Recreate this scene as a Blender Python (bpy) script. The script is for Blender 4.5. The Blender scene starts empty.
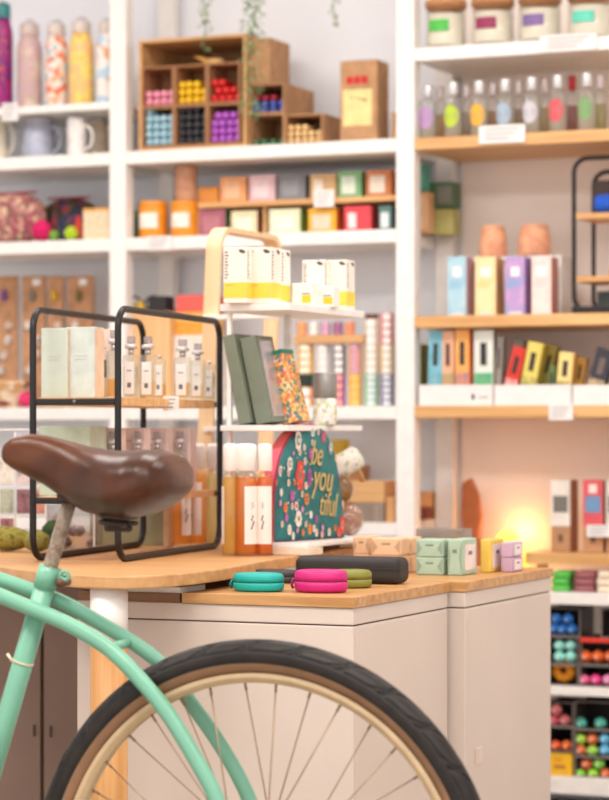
import bpy, math, random
from mathutils import Vector
random.seed(7)
S = bpy.context.scene
COL = S.collection
TH = math.radians(23.3)
CA, SA = math.cos(TH), math.sin(TH)
F = 2500.0; CX = 304.5; HY = 430.0; H = 0.97
R90 = math.pi/2

# ---------- finding places: camera geometry turned into room coordinates ----------
def ray(px, py):
    a = (px-CX)/F; b = (HY-py)/F
    return (-SA+a*CA, CA+a*SA, b)
def PY(px, Y):                      # X on the plane Y=const
    d = ray(px, HY); return Y/d[1]*d[0]
def TY(px, Y): return Y/ray(px, HY)[1]
def PT(px, t):                      # room XY at view depth t
    d = ray(px, HY); return (d[0]*t, d[1]*t)
def ZT(py, t): return H+(HY-py)/F*t
def ZY(px, py, Y): return ZT(py, TY(px, Y))
def TZ(py, z): return (z-H)*F/(HY-py)

# ---------- materials ----------
MC = {}
def srgb(c):
    return tuple(((x/255.0)/12.92 if x/255.0 <= .04045 else ((x/255.0+.055)/1.055)**2.4) for x in c)+(1,)
def newmat(name):
    m = bpy.data.materials.new(name); m.use_nodes = True
    n = m.node_tree.nodes; l = m.node_tree.links
    return m, n, l, n['Principled BSDF']
def coord(n, l, scale=(1, 1, 1)):
    t = n.new('ShaderNodeTexCoord'); mp = n.new('ShaderNodeMapping')
    mp.inputs['Scale'].default_value = scale
    l.new(t.outputs['Object'], mp.inputs['Vector']); return mp.outputs['Vector']
def ramp(n, stops, mode='LINEAR'):
    r = n.new('ShaderNodeValToRGB'); e = r.color_ramp; e.interpolation = mode
    while len(e.elements) < len(stops): e.elements.new(.5)
    for el, (p, c) in zip(e.elements, stops): el.position = p; el.color = srgb(c)
    return r
def pl(c, rough=.5, metal=0, vary=.05, scale=30, bump=0, spec=.5, emit=None):
    """plain paint / card / plastic / metal with a faint noise in its colour"""
    k = ('pl', c, rough, metal, vary, scale, bump, spec, emit)
    if k in MC: return MC[k]
    m, n, l, b = newmat('paint_%d_%d_%d' % tuple(int(x) for x in c))
    no = n.new('ShaderNodeTexNoise'); no.inputs['Scale'].default_value = scale; no.inputs['Detail'].default_value = 4
    l.new(coord(n, l), no.inputs['Vector'])
    lo = tuple(max(0, x*(1-vary)) for x in c); hi = tuple(min(255, x*(1+vary*.6)) for x in c)
    r = ramp(n, [(.35, lo), (.65, hi)]); l.new(no.outputs['Fac'], r.inputs['Fac'])
    l.new(r.outputs['Color'], b.inputs['Base Color'])
    b.inputs['Roughness'].default_value = rough; b.inputs['Metallic'].default_value = metal
    b.inputs['Specular IOR Level'].default_value = spec
    if bump:
        bp = n.new('ShaderNodeBump'); bp.inputs['Strength'].default_value = bump; bp.inputs['Distance'].default_value = .002
        l.new(no.outputs['Fac'], bp.inputs['Height']); l.new(bp.outputs['Normal'], b.inputs['Normal'])
    if emit:
        l.new(r.outputs['Color'], b.inputs['Emission Color']); b.inputs['Emission Strength'].default_value = emit
    MC[k] = m; return m
def wood(c1, c2, axis=0, rough=.45, fine=60, stripes=0):
    k = ('wood', c1, c2, axis, rough, fine, stripes)
    if k in MC: return MC[k]
    m, n, l, b = newmat('wood')
    sc = [fine, fine, fine]; sc[axis] = fine*.05
    no = n.new('ShaderNodeTexNoise'); no.inputs['Scale'].default_value = 1; no.inputs['Detail'].default_value = 6
    no.inputs['Distortion'].default_value = .4
    l.new(coord(n, l, tuple(sc)), no.inputs['Vector'])
    r = ramp(n, [(.3, c1), (.7, c2)]); l.new(no.outputs['Fac'], r.inputs['Fac'])
    l.new(r.outputs['Color'], b.inputs['Base Color']); b.inputs['Roughness'].default_value = rough
    if stripes:
        w = n.new('ShaderNodeTexVoronoi'); w.inputs['Scale'].default_value = 1
        s2 = [stripes, stripes, stripes]; s2[axis] = stripes*.08
        l.new(coord(n, l, tuple(s2)), w.inputs['Vector'])
        mx = n.new('ShaderNodeMixRGB'); mx.blend_type = 'MULTIPLY'; mx.inputs[0].default_value = .35
        r2 = ramp(n, [(0, (200, 170, 130)), (1, (255, 255, 255))])
        sep = n.new('ShaderNodeSeparateColor'); l.new(w.outputs['Color'], sep.inputs[0]); l.new(sep.outputs[0], r2.inputs['Fac'])
        l.new(r.outputs['Color'], mx.inputs[1]); l.new(r2.outputs['Color'], mx.inputs[2])
        l.new(mx.outputs[0], b.inputs['Base Color'])
    MC[k] = m; return m
def patt(cols, scale=40, rough=.6, kind='V', spec=.5):
    """printed pattern: cells or clouds of several colours"""
    k = ('patt', tuple(cols), scale, rough, kind)
    if k in MC: return MC[k]
    m, n, l, b = newmat('print')
    if kind == 'V':
        t = n.new('ShaderNodeTexVoronoi'); t.inputs['Scale'].default_value = scale
        l.new(coord(n, l), t.inputs['Vector'])
        sep = n.new('ShaderNodeSeparateColor'); l.new(t.outputs['Color'], sep.inputs[0]); src = sep.outputs[0]
        st = [(i/len(cols), c) for i, c in enumerate(cols)]; mode = 'CONSTANT'
    elif kind == 'Z':
        t = n.new('ShaderNodeSeparateXYZ'); l.new(coord(n, l, (1, 1, scale)), t.inputs[0]); src = t.outputs[2]
        st = [(i/len(cols), c) for i, c in enumerate(cols)]; mode = 'CONSTANT'
    else:
        t = n.new('ShaderNodeTexNoise'); t.inputs['Scale'].default_value = scale; t.inputs['Detail'].default_value = 3
        l.new(coord(n, l), t.inputs['Vector']); src = t.outputs['Fac']
        st = [(.3+.4*i/max(1, len(cols)-1), c) for i, c in enumerate(cols)]; mode = 'LINEAR'
    r = ramp(n, st, mode); l.new(src, r.inputs['Fac']); l.new(r.outputs['Color'], b.inputs['Base Color'])
    b.inputs['Roughness'].default_value = rough; b.inputs['Specular IOR Level'].default_value = spec
    MC[k] = m; return m
def glass(tint=(245, 250, 248), rough=.03, ior=1.35, body=0.0, bodycol=None):
    """thin clear glass: tinted see-through with a fresnel sheen, optionally with some milky body"""
    k = ('glass', tint, rough, ior, body, bodycol)
    if k in MC: return MC[k]
    m = bpy.data.materials.new('glass'); m.use_nodes = True; n = m.node_tree.nodes; l = m.node_tree.links; n.clear()
    out = n.new('ShaderNodeOutputMaterial'); tr = n.new('ShaderNodeBsdfTransparent'); tr.inputs[0].default_value = srgb(tint)
    gl = n.new('ShaderNodeBsdfGlossy'); gl.inputs['Roughness'].default_value = rough
    lw = n.new('ShaderNodeLayerWeight'); lw.inputs['Blend'].default_value = .5
    pw = n.new('ShaderNodeMath'); pw.operation = 'POWER'; l.new(lw.outputs['Facing'], pw.inputs[0]); pw.inputs[1].default_value = 3
    fr = n.new('ShaderNodeMath'); fr.operation = 'MULTIPLY_ADD'; l.new(pw.outputs[0], fr.inputs[0]); fr.inputs[1].default_value = (ior-1)*.9; fr.inputs[2].default_value = .04
    no = n.new('ShaderNodeTexNoise'); no.inputs['Scale'].default_value = 12; l.new(coord(n, l), no.inputs['Vector'])
    mr = n.new('ShaderNodeMapRange'); mr.inputs['To Min'].default_value = rough*.6; mr.inputs['To Max'].default_value = rough*1.4
    l.new(no.outputs['Fac'], mr.inputs['Value']); l.new(mr.outputs['Result'], gl.inputs['Roughness'])
    src = tr.outputs[0]
    if body:
        df = n.new('ShaderNodeBsdfDiffuse'); tl = n.new('ShaderNodeBsdfTranslucent')
        df.inputs[0].default_value = srgb(bodycol or tint); tl.inputs[0].default_value = srgb(bodycol or tint)
        m1 = n.new('ShaderNodeMixShader'); m1.inputs[0].default_value = .5; l.new(df.outputs[0], m1.inputs[1]); l.new(tl.outputs[0], m1.inputs[2])
        m2 = n.new('ShaderNodeMixShader'); m2.inputs[0].default_value = body; l.new(tr.outputs[0], m2.inputs[1]); l.new(m1.outputs[0], m2.inputs[2]); src = m2.outputs[0]
    mx = n.new('ShaderNodeMixShader'); l.new(fr.outputs[0], mx.inputs[0]); l.new(src, mx.inputs[1]); l.new(gl.outputs[0], mx.inputs[2])
    l.new(mx.outputs[0], out.inputs[0]); MC[k] = m; return m

WHITE = pl((244, 240, 236), .45, vary=.02)
BWOOD = wood((205, 150, 92), (236, 190, 130), 0)
BAMBOO = wood((188, 136, 80), (214, 166, 110), 0, .4, 70, 55)
KRAFT = pl((190, 145, 104), .8, vary=.08)
BLACKM = pl((34, 30, 30), .4, .3)
PAPER = pl((240, 236, 234), .7, vary=.02)
INK = pl((60, 55, 55), .7)
GLASS = glass()
SILVER = pl((205, 203, 205), .25, .8, vary=.05)

# ---------- mesh builder ----------
class MB:
    def __init__(s): s.v = []; s.f = []; s.m = []; s.sm = []
    def add(s, v, f, mi=0, smooth=False):
        o = len(s.v); s.v += [tuple(p) for p in v]
        for q in f: s.f.append(tuple(i+o for i in q)); s.m.append(mi); s.sm.append(smooth)
        return s
    def box(s, x0, x1, y0, y1, z0, z1, mi=0):
        v = [(x0, y0, z0), (x1, y0, z0), (x1, y1, z0), (x0, y1, z0), (x0, y0, z1), (x1, y0, z1), (x1, y1, z1), (x0, y1, z1)]
        return s.add(v, [(0, 3, 2, 1), (4, 5, 6, 7), (0, 1, 5, 4), (1, 2, 6, 5), (2, 3, 7, 6), (3, 0, 4, 7)], mi)
    def lathe(s, prof, seg=20, cx=0, cy=0, mi=0, sx=1, sy=1, smooth=True):
        v = []; f = []; n = len(prof)
        for r, z in prof:
            for k in range(seg):
                a = 2*math.pi*k/seg; v.append((cx+r*sx*math.cos(a), cy+r*sy*math.sin(a), z))
        for i in range(n-1):
            for k in range(seg):
                k2 = (k+1) % seg; f.append((i*seg+k, i*seg+k2, (i+1)*seg+k2, (i+1)*seg+k))
        f.append(tuple(range(seg-1, -1, -1))); f.append(tuple((n-1)*seg+k for k in range(seg)))
        return s.add(v, f, mi, smooth)
    def tube(s, path, r, seg=10, closed=False, mi=0, cap=True):
        P = [Vector(p) for p in path]; n = len(P); rs = r if isinstance(r, (list, tuple)) else [r]*n
        v = []; f = []; up = None
        for i in range(n):
            if closed: t = P[(i+1) % n]-P[i-1]
            else: t = P[min(i+1, n-1)]-P[max(i-1, 0)]
            t.normalize()
            if up is None:
                up = Vector((0, 0, 1)) if abs(t.z) < .9 else Vector((1, 0, 0))
            a = (up-t*up.dot(t)).normalized(); b = t.cross(a); up = a
            for k in range(seg):
                w = 2*math.pi*k/seg; v.append(P[i]+(a*math.cos(w)+b*math.sin(w))*rs[i])
        m = n if closed else n-1
        for i in range(m):
            j = (i+1) % n
            for k in range(seg):
                k2 = (k+1) % seg; f.append((i*seg+k, i*seg+k2, j*seg+k2, j*seg+k))
        if not closed and cap:
            f.append(tuple(range(seg-1, -1, -1))); f.append(tuple((n-1)*seg+k for k in range(seg)))
        return s.add(v, f, mi, True)
    def prism(s, poly, z0, z1, mi=0, axis='z'):
        """poly extruded along an axis: z (x,y), y (x,z), x (y,z)"""
        n = len(poly)
        def P(a, b, c): return (a, b, c) if axis == 'z' else ((a, c, b) if axis == 'y' else (c, a, b))
        v = [P(a, b, z0) for a, b in poly]+[P(a, b, z1) for a, b in poly]
        f = [tuple(range(n-1, -1, -1)), tuple(range(n, 2*n))]+[(i, (i+1) % n, (i+1) % n+n, i+n) for i in range(n)]
        return s.add(v, f, mi)
    def ball(s, c, r, seg=14, mi=0, sc=(1, 1, 1)):
        rings = seg//2; v = []; f = []
        for i in range(rings+1):
            p = math.pi*i/rings
            for k in range(seg):
                a = 2*math.pi*k/seg
                v.append((c[0]+r*sc[0]*math.sin(p)*math.cos(a), c[1]+r*sc[1]*math.sin(p)*math.sin(a), c[2]+r*sc[2]*math.cos(p)))
        for i in range(rings):
            for k in range(seg): f.append((i*seg+k, (i+1)*seg+k, (i+1)*seg+(k+1) % seg, i*seg+(k+1) % seg))
        return s.add(v, f, mi, True)
    def build(s, name, mats, parent=None, bevel=0, loc=None, rot=None, kind=None, seg=2):
        me = bpy.data.meshes.new(name); me.from_pydata(s.v, [], s.f)
        for m in (mats if isinstance(mats, (list, tuple)) else [mats]): me.materials.append(m)
        me.polygons.foreach_set('material_index', s.m); me.polygons.foreach_set('use_smooth', s.sm); me.validate(); me.update()
        import bmesh
        bm = bmesh.new(); bm.from_mesh(me); bmesh.ops.recalc_face_normals(bm, faces=bm.faces); bm.to_mesh(me); bm.free()
        o = bpy.data.objects.new(name, me); COL.objects.link(o)
        if parent: o.parent = parent
        if loc: o.location = loc
        if rot: o.rotation_euler = rot
        if bevel:
            b = o.modifiers.new('bevel', 'BEVEL'); b.width = bevel; b.segments = seg; b.limit_method = 'ANGLE'
        if kind: o['kind'] = kind
        return o
def tag(o, label, cat, group=None, kind=None):
    o['label'] = label; o['category'] = cat
    if group: o['group'] = group
    if kind: o['kind'] = kind
    return o
def thing(name, label, cat, loc, rz=0, group=None):
    o = bpy.data.objects.new(name, None); COL.objects.link(o); o.empty_display_size = .05
    o.location = loc; o.rotation_euler = (0, 0, rz); return tag(o, label, cat, group)
def dup(root, loc, rz=None, label=None, group=None):
    r = root.copy(); COL.objects.link(r); r.location = loc
    if rz is not None: r.rotation_euler = (0, 0, rz)
    if label: r['label'] = label
    if group: r['group'] = group
    for ch in list(root.children):
        c = ch.copy(); COL.objects.link(c); c.parent = r
        for g in list(ch.children):
            d = g.copy(); COL.objects.link(d); d.parent = c
    return r
def struct(name, mb, m, bevel=0): return mb.build(name, m, None, bevel, kind='structure')
def B(*a): return MB().box(*a)
def L(prof, seg=20, **k): return MB().lathe(prof, seg, **k)

def carton(name, label, cat, px0, px1, ytop, Y, zb, depth, col, plates=(), group=None, side=None, rz=0, bevel=.0012, t=None, body='box'):
    """card box with its front facing the shop; plates = printed panels (name, u0,u1,v0,v1, colour) on the front"""
    if t is None:
        x0 = PY(px0, Y); x1 = PY(px1, Y); t = TY((px0+px1)/2, Y); yy = Y
    else:
        (x0, yy), (x1, _) = PT(px0, t), PT(px1, t); w_ = (px1-px0)/F*t/math.cos(TH+rz) ; cx, yy = PT((px0+px1)/2, t); x0, x1 = cx-w_/2, cx+w_/2
    w = x1-x0; h = ZT(ytop, t)-zb
    T = thing(name, label, cat, ((x0+x1)/2, yy, zb), rz, group)
    m = col if not isinstance(col, tuple) else pl(col, .6)
    B(-w/2, w/2, 0, depth, 0, h).build(body, m, T, bevel)
    for pi_, (pn, u0, u1, v0, v1, c) in enumerate(plates):
        mm = c if not isinstance(c, tuple) else pl(c, .6)
        B(-w/2+u0*w, -w/2+u1*w, -.0007-.0004*pi_, .0002, v0*h, v1*h).build(pn, mm, T)
    if side:
        mm = side if not isinstance(side, tuple) else pl(side, .6)
        B(w/2-.0002, w/2+.0006, .002, depth-.002, .002, h-.002).build('side_panel', mm, T)
    return T

# =====================================================================
#  ROOM
# =====================================================================
YF, YB = 5.98, 6.32
WALLM = pl((244, 246, 252), .8, vary=.02, scale=3)
WALLR = pl((250, 238, 230), .8, vary=.02, scale=3)
XL, XR, Y0, ZC = -5.2, 1.6, -.6, 2.75
PXS = PY(405, YF)                   # the post between centre and right bay
struct('wall_back', B(XL, XR, YB, YB+.1, 0, ZC), WALLM)
struct('wall_left', B(XL-.1, XL, Y0, YB+.1, 0, ZC), WALLM)
struct('wall_right', B(XR, XR+.1, Y0, YB+.1, 0, ZC), WALLM)
struct('floor', B(XL-.1, XR+.1, -3, YB+.1, -.1, 0), wood((150, 135, 118), (176, 160, 142), 1, .5, 8))
struct('ceiling', B(XL-.1, XR+.1, Y0, YB+.1, ZC, ZC+.1), WALLM)
struct('trim_1', B(PXS+.035, XR, YB-.006, YB, .08, ZC), WALLR)   # warmer toned panel behind the right bay

# ---------- shelving frame ----------
postx = [PY(117.5, YF), PXS]
bay = postx[1]-postx[0]
postx = [postx[0]-bay, postx[0], postx[1], postx[1]+bay*1.12]
sh = thing('wall_shelving', 'tall white open wall shelving along the back wall, wooden boards in the right bay', 'shelving', (postx[2], YF, 0))
def lx(x): return x-postx[2]
for i, x in enumerate(postx):
    for yy0, yy1 in ((0, .045), (YB-YF-.05, YB-YF-.01)):
        B(lx(x)-.025, lx(x)+.025, yy0, yy1, 0, 2.6).build('post', WHITE, sh, .002)
ZS1 = ZY(390, 138.5, YF); ZS2 = ZY(390, 229, YF); ZS3 = ZY(390, 406, YF); ZS4 = ZY(390, 523, YF); ZS0 = ZY(100, 102, YF)
DEP = YB-YF-.012
def shelf(xa, xb, z, th, m, name='shelf_board', lab=None):
    o = B(lx(xa)+.0255, lx(xb)-.0255, .001, DEP, z-th, z).build(name, m, sh, .0015)
    if lab: o['label'] = lab
for z in (ZS1, ZS2, ZS3, ZS4, .33): shelf(postx[1], postx[2], z, .034, WHITE); shelf(postx[0], postx[1], z, .034, WHITE)
shelf(postx[0], postx[1], ZS0, .02, WHITE)
ZR1 = ZY(430, 47, YF); ZR2 = ZY(430, 137.5, YF); ZR3 = ZY(430, 316, YF); ZR4 = ZY(430, 406, YF)
ZR5 = ZY(580, 593, YF); ZR6 = ZY(580, 688, YF); ZR7 = ZY(580, 779, YF)
shelf(postx[2], postx[3], ZR1, .034, WHITE)
for z in (ZR2, ZR3, ZR4): shelf(postx[2], postx[3], z, .03, BWOOD, 'shelf_board', 'pale wooden shelf board')
for z, h_ in ((ZR5, .03), (ZR6, .02), (ZR7, .04)): shelf(postx[2], postx[3], z, h_, WHITE)

def price(px0, px1, y0, y1, Y=None, label='', n=3):
    Y = YF-.004 if Y is None else Y
    x0, x1 = PY(px0, Y), PY(px1, Y); t = TY((px0+px1)/2, Y); z0, z1 = ZT(y1, t), ZT(y0, t)
    T = thing('price_card', label, 'price card', ((x0+x1)/2, Y, z0), 0, 'price cards on the shelf edges')
    w = x1-x0; h = z1-z0
    B(-w/2, w/2, -.0015, .0028, 0, h).build('card', PAPER, T)
    for k in range(n):
        zz = h*(.78-.25*k); B(-w*.36, w*(.36-.1*k), -.0022, -.0012, zz-h*.03, zz+h*.03).build('print_line', pl((150, 140, 145), .7), T)
price(540, 597, 34, 51, label='long white price card on the white shelf under the candle jars')
price(479, 525, 125, 143, label='white price card on the wooden edge below the small perfume bottles')
price(549, 573, 404, 420, label='white price card on the wooden edge below the tilted cartons')
price(147, 172, 236, 250, label='white price card on the shelf edge below the orange jars')
price(2, 18, 103, 121, label='white price card on the edge of the top left bottle shelf')

# =====================================================================
#  LEFT BAY
# =====================================================================
def flask(px0, px1, ytop, label, cols, kind='V', scale=25, cap=(214, 200, 190), Y=6.06):
    t = TY((px0+px1)/2, Y); r = (px1-px0)/2/F*t; h = ZT(ytop, t)-ZS0; x = PY((px0+px1)/2, Y)
    T = thing('water_bottle', label, 'bottle', (x, Y, ZS0+.0005), 0, 'printed steel water bottles on the top left shelf')
    L([(r*.9, 0), (r, .006), (r, h*.7), (r*.95, h*.75), (r*.78, h*.82), (r*.74, h*.86)]).build('body', patt(cols, scale, .35, kind), T)
    L([(r*.78, h*.86), (r*.8, h*.87), (r*.78, h*.975), (r*.7, h)]).build('cap', pl(cap, .3), T, .001)
    p = [(r*.55*math.cos(a), 0, h*.97+r*.5*math.sin(a)) for a in [math.pi*k/8 for k in range(9)]]
    MB().tube([(q[0], q[1], q[2]) for q in p], .0022, 6).build('carry_loop', pl((170, 160, 155), .4), T)
flask(-8, 13, 4, 'deep purple and pink printed water bottle with teal top, leftmost on the top shelf', [(70, 40, 150), (190, 30, 110), (60, 20, 120), (230, 90, 60)], 'N', 60, (40, 130, 130))
flask(17, 42, 24, 'mauve and cream marbled water bottle with silver top', [(200, 172, 182), (205, 170, 165), (225, 215, 190)], 'N', 22, (205, 185, 180))
flask(45, 68, 24, 'pale water bottle printed with orange flowers and a blue band', [(240, 215, 200), (235, 110, 70), (245, 225, 210), (150, 195, 210), (240, 170, 130), (240, 230, 225)], 'V', 75)
flask(69, 94, 22, 'yellow and orange sunset print water bottle with turquoise foot', [(248, 215, 120), (245, 190, 130), (250, 222, 110), (225, 160, 100)], 'N', 26)
flask(96, 119, 22, 'white and light blue water bottle with orange spot, right end of the top shelf', [(245, 240, 235), (190, 215, 235), (245, 240, 235), (230, 170, 120)], 'V', 45)

def mug(px0, px1, ytop, label, col, Y=6.08, zb=None, hand=1):
    zb = ZS1 if zb is None else zb
    t = TY((px0+px1)/2, Y); r = (px1-px0)/2/F*t; h = ZT(ytop, t)-zb; x = PY((px0+px1)/2, Y)
    T = thing('mug', label, 'mug', (x, Y, zb+.0005), 0, 'enamel mugs on the second left shelf')
    L([(r*.88, 0), (r, .008), (r*1.0, h), (r*.95, h), (r*.94, .008), (0.001, .007)]).build('bowl', pl(col, .25, vary=.08), T)
    MB().tube([(r*.95+.026*math.sin(a), 0, h*.5-h*.33*math.cos(a)) for a in [math.pi*k/10 for k in range(11)]], .004, 8).build('handle', pl(col, .25), T)
    L([(r*1.02, h-.002), (r*1.03, h), (r*1.0, h+.003), (r*.95, h)]).build('rim', pl((225, 222, 222), .25), T)
mug(-16, 8, 118, 'cream mug cut by the left edge of the picture', (236, 224, 205))
mug(22, 55, 121, 'blue-grey enamel mug with curved handle', (178, 182, 200))
mug(67, 86, 120, 'white mug beside the blue-grey mug', (238, 232, 228), Y=6.03)
mug(88, 108, 121, 'cream mug at the right end next to the white post', (238, 222, 200), Y=6.16)

def bag(name, label, cat, px0, px1, ytop, Y, zb, depth, cols, scale, group=None, lean=0, ends=.6, kind='V'):
    """soft stuffed fabric bag: puffy pillow with a zip line"""
    x0, x1 = PY(px0, Y), PY(px1, Y); t = TY((px0+px1)/2, Y); w = x1-x0; h = ZT(ytop, t)-zb
    T = thing(name, label, cat, ((x0+x1)/2, Y+depth/2, zb), 0, group)
    n = 16; v = []; f = []; mm = 12
    for i in range(n+1):
        u = i/n; e = min(1, (math.sin(math.pi*u))**.35) if 0 < u < 1 else .02
        hh = h*(1-.35*abs(u-.5)*lean*2)
        for k in range(mm):
            a = 2*math.pi*k/mm; c = math.cos(a); s_ = math.sin(a)
            v.append((-w/2+w*u, depth/2*e*(abs(c)**.7)*(1 if c > 0 else -1), hh/2+hh/2*(e*.9+.1)*(abs(s_)**.8)*(1 if s_ > 0 else -1)))
    for i in range(n):
        for k in range(mm): f.append((i*mm+k, i*mm+(k+1) % mm, (i+1)*mm+(k+1) % mm, (i+1)*mm+k))
    f += [tuple(range(mm-1, -1, -1)), tuple(n*mm+k for k in range(mm))]
    lo = min(p[2] for p in v); v = [(a, b, c-lo) for a, b, c in v]
    MB().add(v, f, 0, True).build('body', patt(cols, scale, .85, kind), T)
    top = h*1.0
    MB().tube([(-w*.4+w*.8*k/8, -depth*.1, (h*(1-.35*abs(k/8*.8+.1-.5)*lean*2))*.985) for k in range(9)], .0035, 6).build('zip', pl((190, 60, 90), .5), T)
    return T
bag('fabric_pouch', 'pink and beige floral fabric pouch at the left end of the shelf', 'pouch', -30, 34, 191, 6.02, ZS2, .12, [(190, 130, 125), (165, 80, 95), (215, 185, 150), (140, 100, 90), (200, 140, 135)], 80, 'patterned pouches on the left shelf')
bag('fabric_pouch', 'dark olive and plum embroidered fabric pouch beside the pink floral pouch', 'pouch', 36, 88, 196, 6.12, ZS2, .1, [(80, 50, 60), (60, 60, 50), (150, 60, 70), (90, 90, 60), (50, 60, 90)], 60, 'patterned pouches on the left shelf')
def pompom(px, py, r_px, col, label, Y=6.0, zb=None):
    t = TY(px, Y); r = r_px/F*t; x = PY(px, Y); zc = ZT(py, t) if zb is None else zb+r
    o = MB(); o.ball((0, 0, r), r, 18)
    random.seed(int(px*7+py))
    o.v = [tuple(c*(1+random.uniform(-.06, .06)) for c in p) for p in o.v]
    q = o.build('pompom', pl(col, .95, vary=.15, scale=200, bump=.5), None, loc=(x, Y, zc-r)); tag(q, label, 'pompom', 'pompoms on the left shelf')
pompom(42, 211, 10.5, (215, 30, 100), 'round magenta pompom hanging in front of the two pouches', Y=5.995, zb=ZS2+.012*0)
pompom(71, 229, 7, (180, 210, 50), 'small lime green pompom', Y=6.0, zb=ZS2)
pompom(54, 231, 5.5, (120, 160, 60), 'small moss green pompom beside the lime one', Y=6.0, zb=ZS2)
# red felt cone
o = L([(.022, 0), (.019, .02), (.003, .07)], 14).build('felt_cone', patt([(220, 60, 60), (150, 90, 50)], 25, .9, 'N'), loc=(PY(79, 6.03), 6.03, ZS2)); tag(o, 'red and brown felt cone leaning by the cream wicker box', 'ornament')
carton('wicker_box', 'cream wicker box with ochre rim beside the left post', 'box', 83, 109, 208, 6.0, ZS2, .14, pl((236, 212, 178), .8, vary=.1, scale=120, bump=.6), [('rim', 0, 1, .9, 1, (225, 165, 80))])

# kraft cards on a rack, with small ornaments
kc = [(-6, 17, 'kraft card with a small purple and red charm, leftmost of the row', (120, 70, 150)), (22, 45, 'kraft card with grey-green charm and white tag', (130, 130, 110)), (48, 63, 'narrow kraft card with a yellow charm', (225, 180, 40)), (67, 93, 'kraft card with olive charm and white tag, rightmost of the row', (120, 110, 60))]
for i, (a, b, lab, c) in enumerate(kc):
    Y = 6.16; x0, x1 = PY(a, Y), PY(b, Y); t = TY((a+b)/2, Y); w = x1-x0
    T = thing('kraft_card', lab, 'card', ((x0+x1)/2, Y, ZS3+.0), 0, 'kraft cards standing in the left bay')
    h = ZT(276, t)-ZS3
    B(-w/2, w/2, 0, .01, 0, h).build('card', pl((196, 146, 108), .8, vary=.1), T, .001)
    random.seed(i); mb = MB()
    mb.ball((0, -.008, h-.055), .012, 10, sc=(.8, .5, 1.5)); mb.build('charm', pl(c, .6), T)
    if i in (1, 3): B(-.006+.004, .022, -.002, .001, h-.026, h-.008).build('tag', PAPER, T)
    mb = MB()
    for k in range(4):
        mb.ball((random.uniform(-.3, .3)*w, -.006, h-.14-.042*k), .015, 10, sc=(.9, .5, 1))
    mb.build('bead_string', patt([(180, 130, 95), (225, 215, 205), (120, 80, 60)], 30, .6, 'N'), T)
def basket(px, Y, zb, r, h, label):
    x, y = PY(px, Y), Y; T = thing('woven_basket', label, 'basket', (x, y, zb))
    mb = MB()
    for k in range(5):
        rr = r*(.8+.2*k/4); z = .006+h*k/5
        mb.tube([(rr*math.cos(a)*1.2, rr*math.sin(a), z+.002*math.sin(a*14+k)) for a in [2*math.pi*j/40 for j in range(40)]], h/9, 6, True)
    mb.build('weave', patt([(215, 170, 120), (150, 90, 70), (235, 215, 190)], 40, .9), T)
    L([(r*.78, .001), (r*.78, .006)], 20, sx=1.2).build('base', pl((190, 140, 95), .9), T)
    return T
basket(8, 6.06, ZS3+.0005, .05, .075, 'striped straw basket at the foot of the kraft cards')
pompom(26, 400, 8, (225, 60, 110), 'pink yarn ball on the shelf behind the black rack', Y=6.02, zb=ZS3)

# =====================================================================
#  CENTRE BAY, TOP SHELF
# =====================================================================
CUB = wood((200, 150, 98), (226, 178, 124), 0, .6); CUBD = wood((158, 108, 70), (182, 132, 92), 2, .7)
Yc = 6.0
x0, x1 = PY(138.5, Yc), PY(246, Yc); t_ = TY(190, Yc); W = x1-x0; Hc = ZT(37, t_)-ZS1
T = thing('wooden_crate', 'large open wooden crate holding six small boxes of rolled candles', 'crate', ((x0+x1)/2, Yc, ZS1+.0005))
th = .009
B(-W/2, -W/2+th, 0, .25, 0, Hc).build('side_panel', CUB, T, .001); B(W/2-th, W/2, 0, .25, 0, Hc).build('side_panel', CUB, T, .001)
B(-W/2+th, W/2-th, 0, .25, 0, th).build('bottom_panel', CUB, T, .001); B(-W/2+th, W/2-th, 0, .25, Hc-th, Hc).build('top_panel', CUB, T, .001)
B(-W/2+th, W/2-th, .24, .25, th, Hc-th).build('back_panel', CUBD, T)
ZCR = ZS1+th+.001
cub_cols = [('pink', (238, 150, 175)), ('yellow', (240, 190, 20)), ('red', (215, 30, 30)), ('light blue', (160, 200, 215)), ('black', (45, 45, 50)), ('violet', (180, 90, 200))]
cell_w = (W-2*th-.012)/3; ch = .107
def opencase(name, label, xc, Y, zb, w, h, d, m, group=None):
    T = thing(name, label, 'box', (xc, Y, zb), 0, group); q = .004
    B(-w/2, -w/2+q, 0, d, 0, h).build('side_panel', m, T); B(w/2-q, w/2, 0, d, 0, h).build('side_panel', m, T)
    B(-w/2+q, w/2-q, 0, d, 0, q).build('bottom_panel', m, T); B(-w/2+q, w/2-q, 0, d, h-q, h).build('top_panel', m, T)
    B(-w/2+q, w/2-q, d-q, d, q, h-q).build('back_panel', m, T); return T
rollmesh = {}
def rolls(xc, Y, zb, w, r, rows, cname, col, where, group, length=.07, twist=0):
    """a pile of short rolled candles lying with their ends to the front"""
    key = (col, r, length)
    for j, nrow in enumerate(rows):
        for i in range(nrow):
            x = xc-w/2+r+(w-2*r)*(i/(max(rows)-1)) + (0 if j % 2 == 0 or nrow == max(rows) else r)
            if nrow < max(rows): x = min(x, xc+w/2-r)
            z = zb+r+j*2*r*.985
            if key not in rollmesh:
                mb = MB().lathe([(r*.5, 0), (r*.9, .002), (r*.98, .008), (r*.98, length-.004), (r*.8, length)], 12)
                o = mb.build('rolled_candle', pl(col, .45, vary=.12, scale=90), None, rot=(-R90, 0, 0)); rollmesh[key] = o
            else:
                o = rollmesh[key].copy(); COL.objects.link(o)
            o.location = (x, Y+random.uniform(0, .004), z)
            tag(o, '%s rolled candle in %s' % (cname, where), 'candle', group)
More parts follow.
